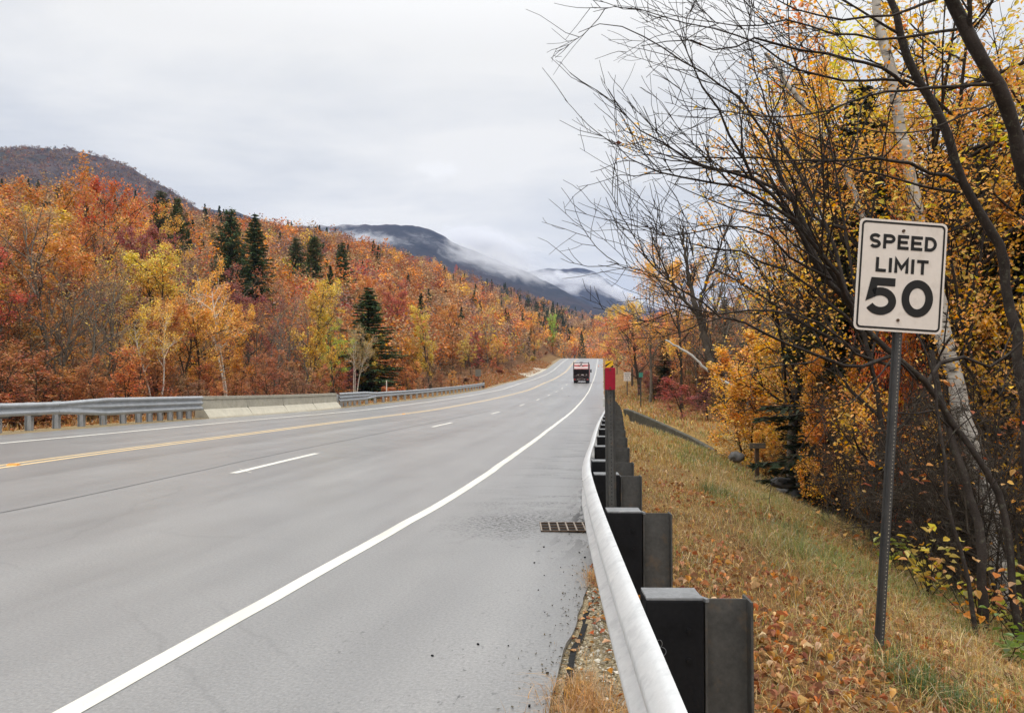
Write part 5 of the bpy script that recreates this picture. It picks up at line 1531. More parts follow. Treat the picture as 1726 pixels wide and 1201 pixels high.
right('sapling', 1, 1192, 45, 645, 'crimson', 'right one of two scarlet bushes at the meadow edge', 1.5, cat='shrub')
for (px, Y, py, v_, lab) in ((1225, 48, 395, 0, 'bare grey tree behind the fallen birch'), (1185, 60, 385, 1, 'tall bare grey tree right of the old oak'), (1258, 40, 380, 1, 'bare grey tree above the yellow bushes, left one'), (1300, 36, 330, 0, 'bare grey tree above the yellow bushes, right one'),
                           (1345, 46, 330, 1, 'bare grey tree far back in the right woods'), (1130, 75, 440, 0, 'bare tree behind the old oak')):
    right('bare', v_, px, Y, py, 'brown', lab, 1.0)
for (px, Y, py, k, c, lab) in ((1120, 66, 560, 'spruce', 'green', 'dark spruce in the shade under the old oak'), (1205, 58, 520, 'sparse', 'brown', 'brown thin-leaved tree behind the fallen birch'), (1160, 62, 560, 'sparse', 'rust', 'rusty thin-leaved tree in the shade behind the scarlet bushes'),
                            (1245, 55, 500, 'sparse', 'brown', 'brown tree deep in the right woods'), (1285, 50, 480, 'spruce', 'green', 'dark spruce deep behind the yellow bushes'), (1100, 80, 580, 'sapling', 'brown', 'brown sapling beyond the green sign'), (1335, 38, 430, 'sparse', 'amber', 'golden thin-leaved tree behind the big branches'),
                            (1215, 70, 560, 'upright', 'brown', 'brown oval tree far behind the meadow')):
    right(k, 1, px, Y, py, c, lab, 1.1)
right('bush', 0, 1262, 25, 560, 'yellow', 'tall yellow bush at the back of the bank, left of the trail board', .9, cat='bush')
right('bush', 1, 1325, 25, 530, 'yellow', 'large yellow bush behind the trail board', .85, cat='bush')
right('bush', 0, 1290, 22.6, 725, 'yellow', 'low yellow-green bush right behind the trail board', 1.0, cat='bush')
right('bush', 0, 1395, 14.2, 590, 'amber', 'golden bush left of the sign post, above the pale stake', .55, cat='bush')
right('bush', 1, 1470, 13.0, 610, 'yellow', 'yellow bush close behind the sign post', .5, cat='bush')
right('bush', 1, 1395, 19.5, 545, 'amber', 'golden bush behind the pale stake', .8, cat='bush')
right('beech', 0, 1400, 19, 300, 'amber', 'golden beech behind the sign, its crown over the branches', .95)
right('beech', 1, 1500, 9.6, 30, 'amber', 'tall golden beech rising behind the speed limit sign', .6)
right('beech', 0, 1610, 13, -80, 'yellow', 'tall yellow beech right of the sign', .85)
right('beech', 1, 1745, 11.5, -60, 'amber', 'golden beech at the right edge of the photo', .8)
right('beech', 1, 1405, 20, 110, 'yellow', 'pale yellow beech left of the sign, against the sky', .8)
right('beech', 0, 1330, 17.5, 40, 'yellow', 'golden beech behind the fan of bare branches', .75)
right('beech', 1, 1440, 16, 40, 'amber', 'slim golden beech between the two white birches', .7)
right('beech', 0, 1680, 15, 60, 'orange', 'orange beech behind the two dark trunks at the right', .9)
right('beech', 1, 1420, 15.5, -10, 'amber', 'tall golden beech left of the sign, its crown behind the long branches', .85)
right('beech', 0, 1540, 13.5, -70, 'amber', 'tallest golden beech, high above the sign', .8)
right('beech', 1, 1660, 10.5, 120, 'amber', 'golden beech between the two dark trunks and the right edge', .6)
right('beech', 0, 1560, 18, 120, 'orange', 'orange beech far behind the sign post', .9)
right('bush', 1, 1500, 12.0, 356, (.66, .20, .03), 'rust-red young maple peeping over the top of the sign', .25, cat='bush')
right('bush', 0, 1690, 12.5, 330, 'amber', 'golden bush in the shade right of the sign', .6, cat='bush')
right('bush', 1, 1790, 9.6, 400, 'amber', 'golden bush at the right edge', .5, cat='bush')
right('bush', 0, 1440, 16.0, 560, 'amber', 'golden bush just left of the sign post', .75, cat='bush')
# dark hemlocks closing the wood behind
for i, (px, Y, py) in enumerate(((1500, 24, 330), (1590, 20, 250), (1680, 17, 200), (1770, 15, 150), (1630, 26, 240), (1440, 30, 380), (1540, 17, 420), (1720, 12.5, 330), (1870, 14, 100), (1605, 14.5, 480), (1660, 30, 250), (1400, 34, 430))):
    labs = ['behind the sign', 'right of the sign', 'in the dark wood at the right', 'at the far right', 'deep behind the birch trunk', 'far back left of the sign', 'low behind the sign post', 'in front at the far right', 'outside right', 'low beside the birch trunk', 'farthest back at the right', 'behind the golden bush']
    right('spruce', i, px, Y, py, 'green', 'dark hemlock ' + labs[i], 1.25, name='hemlock_tree')
# the rest of the wood to the right and behind, seen only as depth
for i in range(46):
    Y = rw.uniform(14, 75); px = rw.uniform(1330, 2150) if Y < 45 else rw.uniform(1180, 1900); x = P(px, 600, Y)[0]
    k = rw.choice(['sparse', 'bare', 'maple', 'spruce', 'upright'], p=[.22, .30, .05, .40, .03]); c = 'green' if k == 'spruce' else rw.choice(['yellow', 'tan', 'amber', 'amber', 'orange'])
    lab = f"{adj[c] if k != 'bare' else 'grey'} {kname[k]} deep in the right-hand woods"
    plant(k, int(rw.integers(0, 9)), x, Y, rw.uniform(7, 11), c, lab, group=lab)
# tangled dark undergrowth at the wood's edge
for i, (px, Y, h) in enumerate(((1420, 12.5, 2.2), (1470, 10.8, 2.4), (1545, 9.6, 2.5), (1600, 8.8, 2.6), (1660, 8.2, 2.6), (1715, 7.6, 2.6), (1790, 7.2, 2.8), (1560, 11.5, 3.2), (1640, 10.5, 3.4), (1720, 9.6, 3.4), (1500, 13, 3.2), (1425, 14.8, 2.0), (1340, 19.5, 2.0), (1450, 16, 3.6), (1350, 26, 2.6), (1700, 12, 4.2), (1590, 14, 4.0))):
    x = P(px, 600, Y)[0]; labs = f"leafless dark thicket {'at the edge of the grass' if i < 7 else 'deeper in the shade'} of the right woods"
    plant('thicket', i, x, Y, h, 'amber' if i % 3 else 'rust', labs, 'bush', labs)

for i in range(46):
    Y = rw.uniform(50, 112); dd_ = rw.uniform(4.2, 8.0) + (3.0 if Y < 62 else 0); x = float(rail_x(Y)) + dd_
    c = rw.choice(['brown', 'rust', 'crimson', 'olive', 'amber']); lab = f"{adj[c]} low leafy sapling at the foot of the right-hand woods"
    plant('sapling', i, x, Y, rw.uniform(1.6, 3.6), c, lab, group=lab, wide=1.3)
# woods along the right of the climbing road
for i in range(140):
    Y = 56 + 240 * rw.random() ** 1.5; dd_ = 4.6 + (2.5 if Y < 64 else 0) + 45 * rw.random() ** 1.5; x = float(rail_x(Y)) + dd_
    if 863 + F_PX * x / Y > 1420: continue
    k = rw.choice(['sparse', 'bare', 'maple', 'spruce', 'upright'], p=[.30, .22, .24, .10, .14]); c = 'green' if k == 'spruce' else rw.choice(['brown', 'rust', 'amber', 'orange', 'crimson', 'tan'])
    lab = f"{adj[c] if k != 'bare' else 'grey'} {kname[k]} in the woods right of the climbing road"
    plant(k, int(rw.integers(0, 9)), x, Y, rw.uniform(6.5, 9.5), c, lab, group=lab)

# ---- fallen birch and leaning trunks
def limb(mb, pts, r0, r1, sides=8, m=0, wob=.0, rg=np.random.default_rng(3)):
    pts = np.array(pts, float); s = np.concatenate([[0], np.cumsum(np.linalg.norm(np.diff(pts, axis=0), axis=1))])
    n = max(6, int(s[-1] / .22)); q = np.linspace(0, s[-1], n)
    c = np.stack([pchip(s, pts[:, k])(q) for k in range(3)], -1)
    c[1:-1] += rg.normal(size=(n - 2, 3)) * wob
    rad = r0 + (r1 - r0) * (q / s[-1]) ** .85
    rad *= 1 + rg.normal(size=n) * .05
    mb.tube(c, rad, sides, m=m); return c, rad
mb = MB(); limb(mb, [P(1122, 573, 47), P(1160, 595, 46), P(1206, 634, 45), P(1245, 655, 44.4), P(1300, 696, 43)], .05, .12, wob=.02); tag(mb.build('fallen_birch', M['dead_wood']), 'bleached fallen birch trunk leaning through the right woods', 'fallen tree')
bt = thing('birch_tree', 'white peeling birch trunk leaning in the dark wood right of the sign post', 'tree', gpt(1690, 940, 9.2))
mb = MB(); limb(mb, [gpt(1700, 960, 9.0) - (0, 0, .2), P(1664, 830, 9.4), P(1632, 740, 9.5), P(1612, 660, 9.6), P(1594, 580, 9.8), P(1574, 470, 10), P(1548, 370, 10.2), P(1526, 250, 10.4), P(1506, 140, 10.5), P(1480, 30, 10.6), P(1465, -80, 10.8)], .125, .055, 12, wob=.012)
mb.build('trunk', M['birch'], bt)
bt2 = thing('birch_tree', 'second white birch trunk, leaning left above the sign', 'tree', gpt(1530, 800, 12.5))
mb = MB(); limb(mb, [gpt(1560, 800, 12.0) - (0, 0, .2), P(1520, 560, 12.2), P(1490, 440, 12.3), P(1455, 365, 12.4), P(1428, 300, 12.5), P(1385, 225, 12.6), P(1340, 160, 12.7), P(1290, 90, 12.9)], .10, .03, 10, wob=.012)
mb.build('trunk', M['birch'], bt2)

# ---- the dark leafless trees that reach over the picture from the right
def twigs(mb, rg, limbs, per_m, L0, S_up, leafpos, sub=True, rmax=.012, floor=.0042, fl2=.0020):
    items = []
    stack = [(c, rad, 0) for c, rad in limbs]
    while stack:
        c, rad, lv = stack.pop()
        seg = np.linalg.norm(np.diff(c, axis=0), axis=1); s = np.concatenate([[0], np.cumsum(seg)]); L = s[-1]
        n = rg.poisson(per_m[lv] * L * .9)
        side = 1
        for k in range(n):
            t = (.12 if lv == 0 else .08) + (.9 - .02) * rg.random() ** (.8 if lv == 0 else 1)
            if t > .99: continue
            x = np.interp(t * L, s, np.arange(len(s))); i = min(int(x), len(c) - 2); f = x - i
            p_ = c[i] * (1 - f) + c[i + 1] * f; d = (c[i + 1] - c[i]) / (seg[i] + 1e-9)
            a = np.cross(d, rg.normal(size=3)); a /= np.linalg.norm(a) + 1e-9
            th = rg.uniform(.35, .85); dd = d * cos(th) + a * sin(th); dd[2] += .12
            ln_ = L0[lv] * rg.uniform(.45, 1.25) * (1.15 - .55 * t); m_ = 7 if lv == 0 else 5
            pts = [p_]
            for q in range(m_ - 1):
                dd = dd + rg.normal(size=3) * .13 + np.array((-.015, 0, S_up)); dd /= np.linalg.norm(dd); pts.append(pts[-1] + dd * ln_ / (m_ - 1))
            pts = np.array(pts); r0 = min(rad[min(i, len(rad) - 1)] * .55, rmax / (1 + lv * 1.0)); r0 = max(r0, floor * (1 - .2 * lv)); rr = np.linspace(r0, max(fl2, r0 * .35), m_)
            items.append((pts, rr, 4 if lv == 0 else 3))
            if lv + 1 < len(per_m): stack.append((pts, rr, lv + 1))
            if rg.random() < leafpos[1] and lv >= 1: leafpos[0].append(pts[-1] + rg.normal(size=3) * .02)
    add_tubes(mb, items)
tt = thing('leaning_tree', 'thick dark leaning trunk at the far edge of the meadow', 'tree', gpt(1224, 712, 43))
mb = MB(); l1 = limb(mb, [gpt(1224, 712, 43) - (0, 0, .3), P(1216, 670, 43), P(1200, 620, 43.5), P(1185, 560, 44), P(1168, 500, 44.5), P(1155, 430, 45), P(1150, 385, 45)], .36, .05, 9, wob=.03)
l2 = limb(mb, [P(1190, 580, 43.9), P(1180, 520, 44), P(1200, 450, 44), P(1222, 395, 44), P(1238, 350, 44)], .13, .03, 6, wob=.03)
l3 = limb(mb, [P(1176, 530, 44.2), P(1140, 490, 44), P(1115, 440, 43.5), P(1100, 400, 43)], .10, .03, 6, wob=.03)
twigs(mb, np.random.default_rng(51), [l1, l2, l3], (2.4, 2.2, 1.6), (2.4, 1.1, .6), .05, ([], 0), rmax=.05, floor=.022, fl2=.010); mb.build('trunk', M['bark'], tt)
def px_limb(l, z0=None): return [P(a, b, Yq) for a, b, Yq in l]
def overhang(label, base, trunk, r0, r1, branches, seed, per=(3.6, 4.6, 2.2), L0=(1.25, .55, .26), leaf_n=.02, up=.03):
    rg = np.random.default_rng(seed)
    t = thing('leafless_tree', label, 'tree', base)
    mb = MB(); c, rad = limb(mb, [np.array(base) - (0, 0, .25)] + px_limb(trunk), r0 * .80, r1 * .80, 10, wob=.012, rg=rg); mb.build('trunk', M['bark_dark'], t)
    limbs = []
    lp = ([], leaf_n)
    for br, a, b in branches:
        mbb = MB(); cc, rr = limb(mbb, px_limb(br), a * .8, b * .8, 6, wob=.012, rg=rg)
        twigs(mbb, rg, [(cc, rr)], per, L0, up, lp)
        mbb.build('branch', M['bark_dark'], t)
    if lp[0]:
        ml = MB(); leaves(ml, np.array(lp[0]), rg.uniform(.04, .075, len(lp[0])), .2, .6, rg=rg); lv_ = ml.build('dead_leaves', M['leaf_near'], t); lv_.color = (.38, .15, .05, 1)
    return t
overhang('thick dark trunk rising along the right edge with long bare branches to the left', gpt(1812, 1000, 7.4),
  [(1800, 700, 7.3), (1775, 420, 7.2), (1726, 285, 7.1), (1697, 180, 7.05), (1666, 122, 7.0), (1630, 50, 7.0), (1600, -10, 7.0), (1575, -70, 7.0)], .105, .072,
  [([(1672, 142, 7.0), (1617, 146, 6.9), (1540, 151, 6.8), (1484, 155, 6.7), (1426, 171, 6.6), (1373, 191, 6.4), (1290, 196, 6.3), (1210, 188, 6.2), (1150, 178, 6.1)], .022, .004),
   ([(1612, 50, 7.0), (1560, 57, 6.8), (1490, 66, 6.7), (1404, 53, 6.5), (1342, 36, 6.4), (1270, 44, 6.3), (1208, 40, 6.2), (1155, 13, 6.1)], .020, .004),
   ([(1640, 70, 7.0), (1637, 20, 6.9), (1620, -60, 6.8)], .03, .02),
   ([(1590, -5, 7.0), (1540, 12, 6.8), (1480, 30, 6.7), (1390, 30, 6.6), (1300, -5, 6.5)], .022, .006),
   ([(1676, 172, 7.05), (1640, 190, 6.8), (1590, 205, 6.7), (1535, 220, 6.6), (1470, 222, 6.4), (1400, 215, 6.3)], .016, .004)], 31)
overhang('second dark lichened trunk with long arching branches, right above the sign', gpt(1742, 985, 7.0),
  [(1735, 800, 7.2), (1712, 560, 7.4), (1692, 444, 7.5), (1657, 364, 7.5), (1621, 302, 7.5), (1595, 222, 7.5), (1555, 146, 7.5), (1528, 89, 7.5), (1508, 27, 7.5), (1490, -50, 7.5)], .074, .044,
  [([(1528, 146, 7.5), (1484, 111, 7.2), (1422, 95, 7.0), (1342, 84, 6.9), (1288, 71, 6.8), (1244, 75, 6.7), (1200, 82, 6.6), (1151, 66, 6.5), (1080, 78, 6.4)], .024, .004),
   ([(1613, 306, 7.5), (1581, 293, 7.3), (1515, 271, 7.1), (1448, 268, 7.0), (1346, 271, 6.8), (1270, 266, 6.7), (1208, 266, 6.6), (1137, 266, 6.5), (1070, 260, 6.4), (1024, 244, 6.3)], .026, .003),
   ([(1617, 324, 7.5), (1560, 315, 7.3), (1500, 300, 7.2), (1430, 285, 7.1), (1360, 240, 7.0), (1290, 200, 6.9)], .02, .004),
   ([(1560, 150, 7.5), (1500, 130, 7.4), (1440, 135, 7.3), (1350, 118, 7.2), (1260, 70, 7.1), (1130, 30, 7.0), (1050, 10, 6.9), (1000, 20, 6.8)], .02, .003),
   ([(1520, 60, 7.5), (1460, 25, 7.4), (1400, -10, 7.3), (1330, -50, 7.2)], .02, .006)], 32)
stemb = gpt(1722, 1010, 6.6)
common = [(1690, 860, 6.9), (1640, 760, 7.0), (1570, 660, 7.1)]
overhang('many-stemmed leafless tree behind the sign, its branches fanning out over the valley', stemb,
  common + [(1490, 585, 7.1), (1440, 525, 7.1)], .040, .034,
  [([(1445, 530, 7.1), (1390, 470, 7.0), (1350, 400, 6.9), (1320, 345, 6.8), (1262, 290, 6.7), (1235, 240, 6.6), (1208, 180, 6.5), (1172, 124, 6.4), (1146, 58, 6.3)], .042, .005),
   ([(1442, 515, 7.1), (1373, 408, 7.0), (1337, 337, 7.1), (1290, 310, 7.1), (1230, 290, 7.0), (1160, 270, 6.9), (1090, 225, 6.8), (1040, 180, 6.7), (1025, 150, 6.7)], .038, .004),
   ([(1440, 525, 7.1), (1400, 450, 6.8), (1345, 380, 6.6), (1280, 330, 6.4), (1215, 310, 6.2), (1150, 300, 6.1), (1080, 280, 6.0), (1030, 235, 5.9)], .034, .004),
   ([(1455, 540, 7.1), (1380, 440, 7.3), (1330, 330, 7.4), (1290, 230, 7.5), (1240, 160, 7.5), (1160, 110, 7.5), (1080, 60, 7.5), (1020, 40, 7.5), (975, 55, 7.5)], .034, .004),
   ([(1440, 530, 7.1), (1410, 440, 7.4), (1380, 350, 7.6), (1330, 270, 7.8), (1290, 180, 7.9), (1270, 90, 8.0), (1230, 20, 8.0)], .03, .005),
   ([(1450, 560, 7.1), (1390, 500, 6.9), (1320, 455, 6.8), (1240, 425, 6.7), (1190, 418, 6.6), (1130, 400, 6.5), (1080, 378, 6.4)], .022, .003),
   ([(1400, 470, 7.0), (1340, 440, 6.8), (1300, 400, 6.7), (1250, 385, 6.6), (1200, 380, 6.5), (1150, 400, 6.4), (1100, 390, 6.3), (1085, 375, 6.3)], .018, .003),
   ([(1500, 600, 7.1), (1440, 618, 6.8), (1385, 600, 6.6), (1330, 576, 6.4), (1230, 538, 6.2), (1150, 490, 6.0), (1100, 445, 5.9), (1060, 400, 5.8), (1036, 365, 5.8), (1021, 332, 5.8)], .026, .003),
   ([(1520, 620, 7.1), (1450, 600, 7.0), (1380, 545, 6.9), (1290, 520, 6.8), (1210, 530, 6.7), (1140, 512, 6.6), (1090, 450, 6.5), (1050, 450, 6.5), (1022, 440, 6.5)], .020, .003),
   ([(1545, 640, 7.1), (1500, 600, 6.8), (1470, 650, 6.6), (1420, 680, 6.4), (1350, 700, 6.3)], .016, .004),
   ([(1560, 650, 7.1), (1610, 600, 7.2), (1660, 620, 7.2), (1740, 560, 7.2)], .03, .012)], 33, leaf_n=.016)
overhang('thin crooked leafless sapling at the grass edge right of the sign post', gpt(1648, 1045, 6.3),
  [(1630, 960, 6.4), (1600, 860, 6.5), (1588, 760, 6.6), (1575, 650, 6.7), (1545, 560, 6.8)], .030, .010,
  [([(1600, 860, 6.5), (1560, 800, 6.4), (1530, 730, 6.3)], .010, .003), ([(1588, 760, 6.6), (1650, 690, 6.5), (1690, 660, 6.4), (1726, 600, 6.4)], .010, .003)], 34, per=(1.6, 2, 1.2), L0=(.7, .3, .15))
overhang('grey slanting stem between the birch trunk and the right edge', gpt(1660, 1000, 6.7),
  [(1655, 940, 6.75), (1640, 860, 6.9), (1620, 790, 7.0), (1590, 690, 7.2), (1570, 590, 7.4)], .060, .03,
  [([(1640, 860, 6.9), (1690, 800, 6.8), (1740, 740, 6.7)], .014, .004), ([(1600, 720, 7.1), (1560, 690, 7.0), (1500, 700, 6.8), (1440, 740, 6.7)], .014, .004)], 35, per=(1.8, 2.4, 1.5), L0=(.8, .35, .18))

# ================================================================== GRASS, FALLEN LEAVES, GRAVEL
gr_ = np.random.default_rng(91)
def scatter(n, y0, y1, d0, d1, powr=1.7):
    Y = y0 + (y1 - y0) * gr_.random(n) ** powr; d = d0 + (d1 - d0) * gr_.random(n)
    X = rail_x(Y) + d; return X, Y, d
def blades(mb, X, Y, Z, h, w, col, lean=.5):
    n = len(X); a = gr_.random(n) * 2 * pi; s = np.stack([np.cos(a), np.sin(a), 0 * a], -1); f = np.stack([-np.sin(a), np.cos(a), 0 * a], -1) * (gr_.normal(size=(n, 1)) * lean)
    b = np.stack([X, Y, Z], -1); H_ = h[:, None]; W_ = w[:, None]; up = np.array((0, 0, 1.0))
    mid = b + up * H_ * .55 + f * H_ * .35; tip = b + up * H_ * (1 - .25 * np.abs(f).sum(1, keepdims=True)) + f * H_ * 1.1
    V = np.stack([b - s * W_, b + s * W_, mid + s * W_ * .7, mid - s * W_ * .7, tip], 1).reshape(-1, 3); i = np.arange(n)[:, None] * 5
    mb.add(V, i + np.array((0, 1, 2, 3)), i + np.array((3, 2, 4)), col=np.repeat(col, 5, axis=0))
GC = np.array([(.50, .33, .10), (.42, .25, .070), (.58, .41, .15), (.17, .22, .045), (.27, .28, .07), (.30, .15, .05)])
def gcol(X, Y, d):
    n = len(X); g = fbm(X * .9, Y * .7, 12, 3)
    w = np.clip(.5 + g * 3.0, 0, 1)
    greeny = (gr_.random(n) < np.where((d > 1.6) & (d < 4.4), .17 + .62 * w, .08 + .12 * w))
    k = np.where(greeny, gr_.integers(3, 5, n), gr_.choice([0, 1, 2, 5], n, p=[.4, .28, .16, .16])); return GC[k] * (1 + gr_.normal(size=(n, 1)) * .12)
mb = MB()
X, Y, d = scatter(170000, 1.0, 15, .30, 5.6, 1.65)
keep = gr_.random(len(X)) < (np.where(d < 1.6, .42 + .7 * (fbm(X * 1.4, Y * 1.4, 44, 3) > .04), .40 + 1.2 * (fbm(X * .9, Y * .9, 45, 3) > -.06)) * np.where(d > 4.3, .35, 1)); X, Y, d = X[keep], Y[keep], d[keep]
hh = gr_.uniform(.05, .15, len(X)) * np.where(d > 1.7, 1.25, .75) * (1 + .5 * (gr_.random(len(X)) < .05)) * sstep(.2, .8, d)
blades(mb, X, Y, ground_z(X, Y) - .01, hh, gr_.uniform(.0013, .0028, len(X)), gcol(X, Y, d), 1.15)
X, Y, d = scatter(26000, 14, 34, .4, 7.0, 1.2)
ws_ = -((X - 4.95) * .906 + (Y - 36.9) * .422); k_ = ~((ws_ > -.6) & (ws_ < 1.6) & (Y > 27)); X, Y, d = X[k_], Y[k_], d[k_]
blades(mb, X, Y, ground_z(X, Y) - .01, gr_.uniform(.08, .20, len(X)), gr_.uniform(.004, .008, len(X)), gcol(X, Y, d), .7)
X, Y, d = scatter(20000, 33, 92, .4, 17, 1.0)
ws_ = -((X - 4.95) * .906 + (Y - 36.9) * .422); k_ = ~((ws_ > -.6) & (ws_ < 1.6) & (Y < 37)); X, Y, d = X[k_], Y[k_], d[k_]
c = gcol(X, Y, d); c[gr_.random(len(X)) < .45] = (.46, .20, .055)
blades(mb, X, Y, ground_z(X, Y) - .02, gr_.uniform(.12, .36, len(X)), gr_.uniform(.012, .03, len(X)), c, .6)
# tufts: by the drain, in the gravel and along the left rail
def tuft(x, y, z, n, r, h, col):
    X = x + gr_.normal(size=n) * r; Y = y + gr_.normal(size=n) * r
    blades(mb, X, Y, np.full(n, z) - .01, gr_.uniform(.5, 1.2, n) * h, gr_.uniform(.0012, .0022, n), np.array(col) * (1 + gr_.normal(size=(n, 1)) * .2), .9)
for (Y0, n, r, h) in ((5.6, 220, .06, .15), (5.45, 120, .05, .12), (3.55, 420, .085, .15), (3.3, 420, .09, .16), (3.75, 160, .06, .12), (3.0, 380, .11, .15), (3.45, 360, .11, .13), (3.15, 360, .12, .14), (2.8, 260, .12, .14), (6.4, 40, .05, .10), (4.2, 40, .07, .07)):
    X0 = float(edge_right(Y0) + R(Y0)) + gr_.uniform(.03, .30 if Y0 < 3.6 else .14); tuft(X0, Y0, float(ground_z(X0, Y0)) , n, r, h, (.50, .27, .085))
for i in range(40):
    Y0 = gr_.uniform(1.6, 11); d0 = gr_.uniform(1.6, 4.2); X0 = float(rail_x(Y0)) + d0
    tuft(X0, Y0, float(ground_z(X0, Y0)), int(gr_.integers(25, 90)), gr_.uniform(.04, .10), gr_.uniform(.14, .30), [(.36, .22, .07), (.13, .17, .035), (.30, .19, .06)][i % 3])
for (px, py, Y0, n, h) in ((1530, 1125, 4.35, 260, .17), (1560, 1150, 4.2, 260, .16), (1620, 1185, 4.1, 260, .15), (1500, 1090, 4.7, 140, .14), (1190, 800, 11, 160, .25), (1215, 815, 10.5, 160, .25), (1330, 850, 9, 200, .2)):
    q = gpt(px, py, Y0); tuft(q[0], q[1], q[2], n, .10, h, (.085, .14, .03))
n = 9000; Y = 9 + 86 * gr_.random(n) ** 1.3; v = gr_.uniform(.25, 3.2, n); X = R(Y) + UL - v
ok = (v < .9) & (gr_.random(n) < .4) | (v > .9)
X, Y, v = X[ok], Y[ok], v[ok]; c = np.array([(.42, .20, .055), (.36, .16, .04), (.30, .20, .07)])[gr_.integers(0, 3, len(X))]
blades(mb, X, Y, ground_z(X, Y) - .02, gr_.uniform(.10, .42, len(X)), gr_.uniform(.006, .014, len(X)), c, .6)
n = 12000; Y = 96 + 130 * gr_.random(n); v = gr_.uniform(.2, 7, n); X = R(Y) + UL - v; c = np.array([(.42, .15, .035), (.36, .13, .03), (.34, .20, .06)])[gr_.integers(0, 3, n)]
blades(mb, X, Y, ground_z(X, Y) - .02, gr_.uniform(.15, .5, n), gr_.uniform(.03, .07, n), c, .6)
tag(mb.build('grass', M['grass'], colname='tint'), 'dry golden and green roadside grass', 'grass', kind='stuff')

mb = MB(); LC = np.array([(.46, .19, .060), (.34, .13, .045), (.54, .31, .13), (.26, .105, .045), (.66, .46, .26), (.50, .25, .075)])
def fall(n, y0, y1, d0, d1, s0, s1, powr=1.6, keepf=None):
    X, Y, d = scatter(n, y0, y1, d0, d1, powr)
    if keepf is not None: k = keepf(X, Y, d); X, Y, d = X[k], Y[k], d[k]
    n = len(X); pos = np.stack([X, Y, ground_z(X, Y) + gr_.uniform(.008, .035, n)], -1)
    leaves(mb, pos, s0 + (s1 - s0) * gr_.random(n) ** 1.8, .9, .55, fold=.38, rg=gr_, oval=True, col=LC[gr_.choice(6, n, p=[.27, .24, .16, .17, .05, .11])])
patchy = lambda X, Y, d: gr_.random(len(X)) < np.clip(.16 + 3.4 * fbm(X * .8, Y * .5, 71, 3) + .42 * (d < 2.4) * (Y < 6.5), .04, 1)
fall(19000, 1.0, 13, .35, 4.2, .024, .078, 1.6, patchy)
fall(260, 1.6, 6, .45, 3.4, .07, .12, 1.2)
fall(4500, 1.0, 15, 3.6, 7.5, .04, .085, 1.3)
fall(4000, 11, 36, .4, 6, .05, .10, 1.2, patchy)
n = 150; Y = gr_.uniform(2.2, 7.0, n); f = gr_.random(n); X = (R(Y) + edge_right(Y)) * (1 - f) + (rail_x(Y) + .1) * f
leaves(mb, np.stack([X, Y, ground_z(X, Y) + .02], -1), gr_.uniform(.03, .06, n), 1.5, .6, fold=.2, rg=gr_, col=LC[gr_.integers(0, 4, n)])
n = 5000; Y = 9 + 60 * gr_.random(n) ** 1.3; v = gr_.uniform(.3, 7, n); X = R(Y) + UL - v
leaves(mb, np.stack([X, Y, ground_z(X, Y) + .03], -1), gr_.uniform(.09, .17, n), 1.4, .6, fold=.2, rg=gr_, col=LC[gr_.integers(0, 4, n)])
tag(mb.build('fallen_leaves', M['litter'], colname='tint'), 'brown and orange fallen leaves on the bank', 'leaves', kind='stuff')

mb = MB(); n = 7500; Y = 2.0 + 7.5 * gr_.random(n) ** 1.4; f = gr_.random(n) ** .8; X = (R(Y) + edge_right(Y) - .03) * (1 - f) + (rail_x(Y) + .15) * f
loose = 260; Y[:loose] = gr_.uniform(2.5, 9, loose); X[:loose] = R(Y[:loose]) + edge_right(Y[:loose]) - np.abs(gr_.normal(size=loose)) * .10
g = ground_z(X, Y); g[:loose] = road_z(X[:loose] - R(Y[:loose]), Y[:loose])
s = gr_.uniform(.004, .011, n); s[:loose] = gr_.uniform(.003, .008, loose)
oc = np.array([(1, 0, 0), (0, 1, 0), (-1, 0, 0), (0, -1, 0), (0, 0, 1), (0, 0, -1)]) * 1.0
Rr = gr_.normal(size=(n, 3, 3)) * .35 + np.eye(3)
V = np.einsum('nij,kj->nki', Rr, oc) * s[:, None, None]; V[:, :, 2] *= .7; V += np.stack([X, Y, g + s * .4], -1)[:, None, :]
i = np.arange(n)[:, None] * 6; F3 = np.concatenate([i + np.array(t3) for t3 in ((0,1,4),(1,2,4),(2,3,4),(3,0,4),(1,0,5),(2,1,5),(3,2,5),(0,3,5))], 0)
c = np.array([(.30, .26, .18), (.42, .37, .27), (.20, .17, .12), (.52, .48, .40), (.24, .20, .12)])[gr_.integers(0, 5, n)]
c[:loose] *= .35
mb.add(V.reshape(-1, 3), F3=F3, col=np.repeat(c, 6, axis=0)); tag(mb.build('gravel', M['pebble'], colname='tint'), 'pale gravel between the broken asphalt edge and the guardrail', 'gravel', kind='stuff')
mb = MB(); n = 22
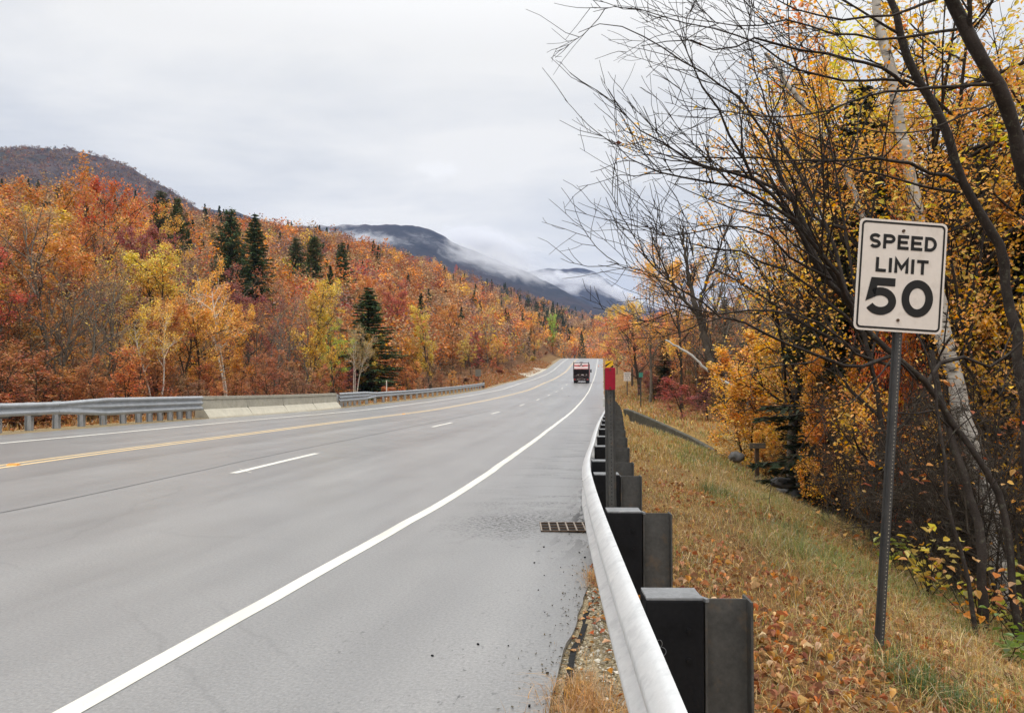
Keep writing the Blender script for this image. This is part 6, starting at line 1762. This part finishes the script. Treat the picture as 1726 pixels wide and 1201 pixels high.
for i_ in range(n):   # crumbs of asphalt on the shoulder
    Y0 = gr_.uniform(3.0, 8.5); X0 = float(R(Y0) + edge_right(Y0)) - abs(gr_.normal()) * .28 - .02
    z0 = float(road_z(X0 - float(R(Y0)), Y0)); s0 = gr_.uniform(.004, .011); bbox(mb, (X0, Y0, z0 + s0 * .3), (s0 * 1.6, s0 * 1.1, s0), s0 * .2, gr_.random() * 3, seg=1)
tag(mb.build('asphalt_crumbs', M['block_black']), 'dark crumbs of asphalt scattered on the shoulder', 'rubble', kind='stuff')

# broad-leaved seedlings at the foot of the right wood
def seedling(px, py, Y0, h, cols, lab, n=9, sz=.11):
    q = gpt(px, py, Y0); t = thing('leafy_seedling', lab, 'plant', q); mb = MB(); it = []; lp = []
    for k in range(n):
        d = np.array((gr_.normal() * .45, gr_.normal() * .3, 1.0)); L = h * gr_.uniform(.5, 1.1); pts = [q + np.array((gr_.normal() * .03, gr_.normal() * .03, -.02))]
        for j in range(5): d = d + np.array((gr_.normal() * .18, gr_.normal() * .18, -.08)); pts.append(pts[-1] + d / np.linalg.norm(d) * L / 5)
        it.append((np.array(pts), np.linspace(.006, .002, 6), 4))
        for j in range(int(gr_.integers(4, 9))): lp.append(pts[int(gr_.integers(2, 6))] + gr_.normal(size=3) * .06)
    add_tubes(mb, it); mb.build('stem', M['bark_dark'], t)
    ml = MB(); leaves(ml, np.array(lp), gr_.uniform(.45, 1.05, len(lp)) * sz, 1.0, .66, fold=.16, rg=gr_, oval=True); o = ml.build('foliage', M['leaf_near'], t); o.color = (*cols, 1)
seedling(1700, 1050, 5.9, .42, (.16, .26, .04), 'green broad-leaved seedling at the right edge of the grass', 8, .11)
seedling(1560, 945, 7.4, .75, (.62, .48, .06), 'yellow broad-leaved seedling right of the sign post', 12, .12)
seedling(1650, 960, 6.8, .85, (.58, .28, .05), 'orange and yellow leaved seedling below the birch trunk', 12, .11)
seedling(1715, 900, 6.9, .9, (.45, .48, .06), 'yellow-green seedling at the right edge of the photo', 14, .13)
seedling(1510, 925, 8.6, .6, (.40, .46, .07), 'small yellow-green seedling just right of the sign post', 9, .11)
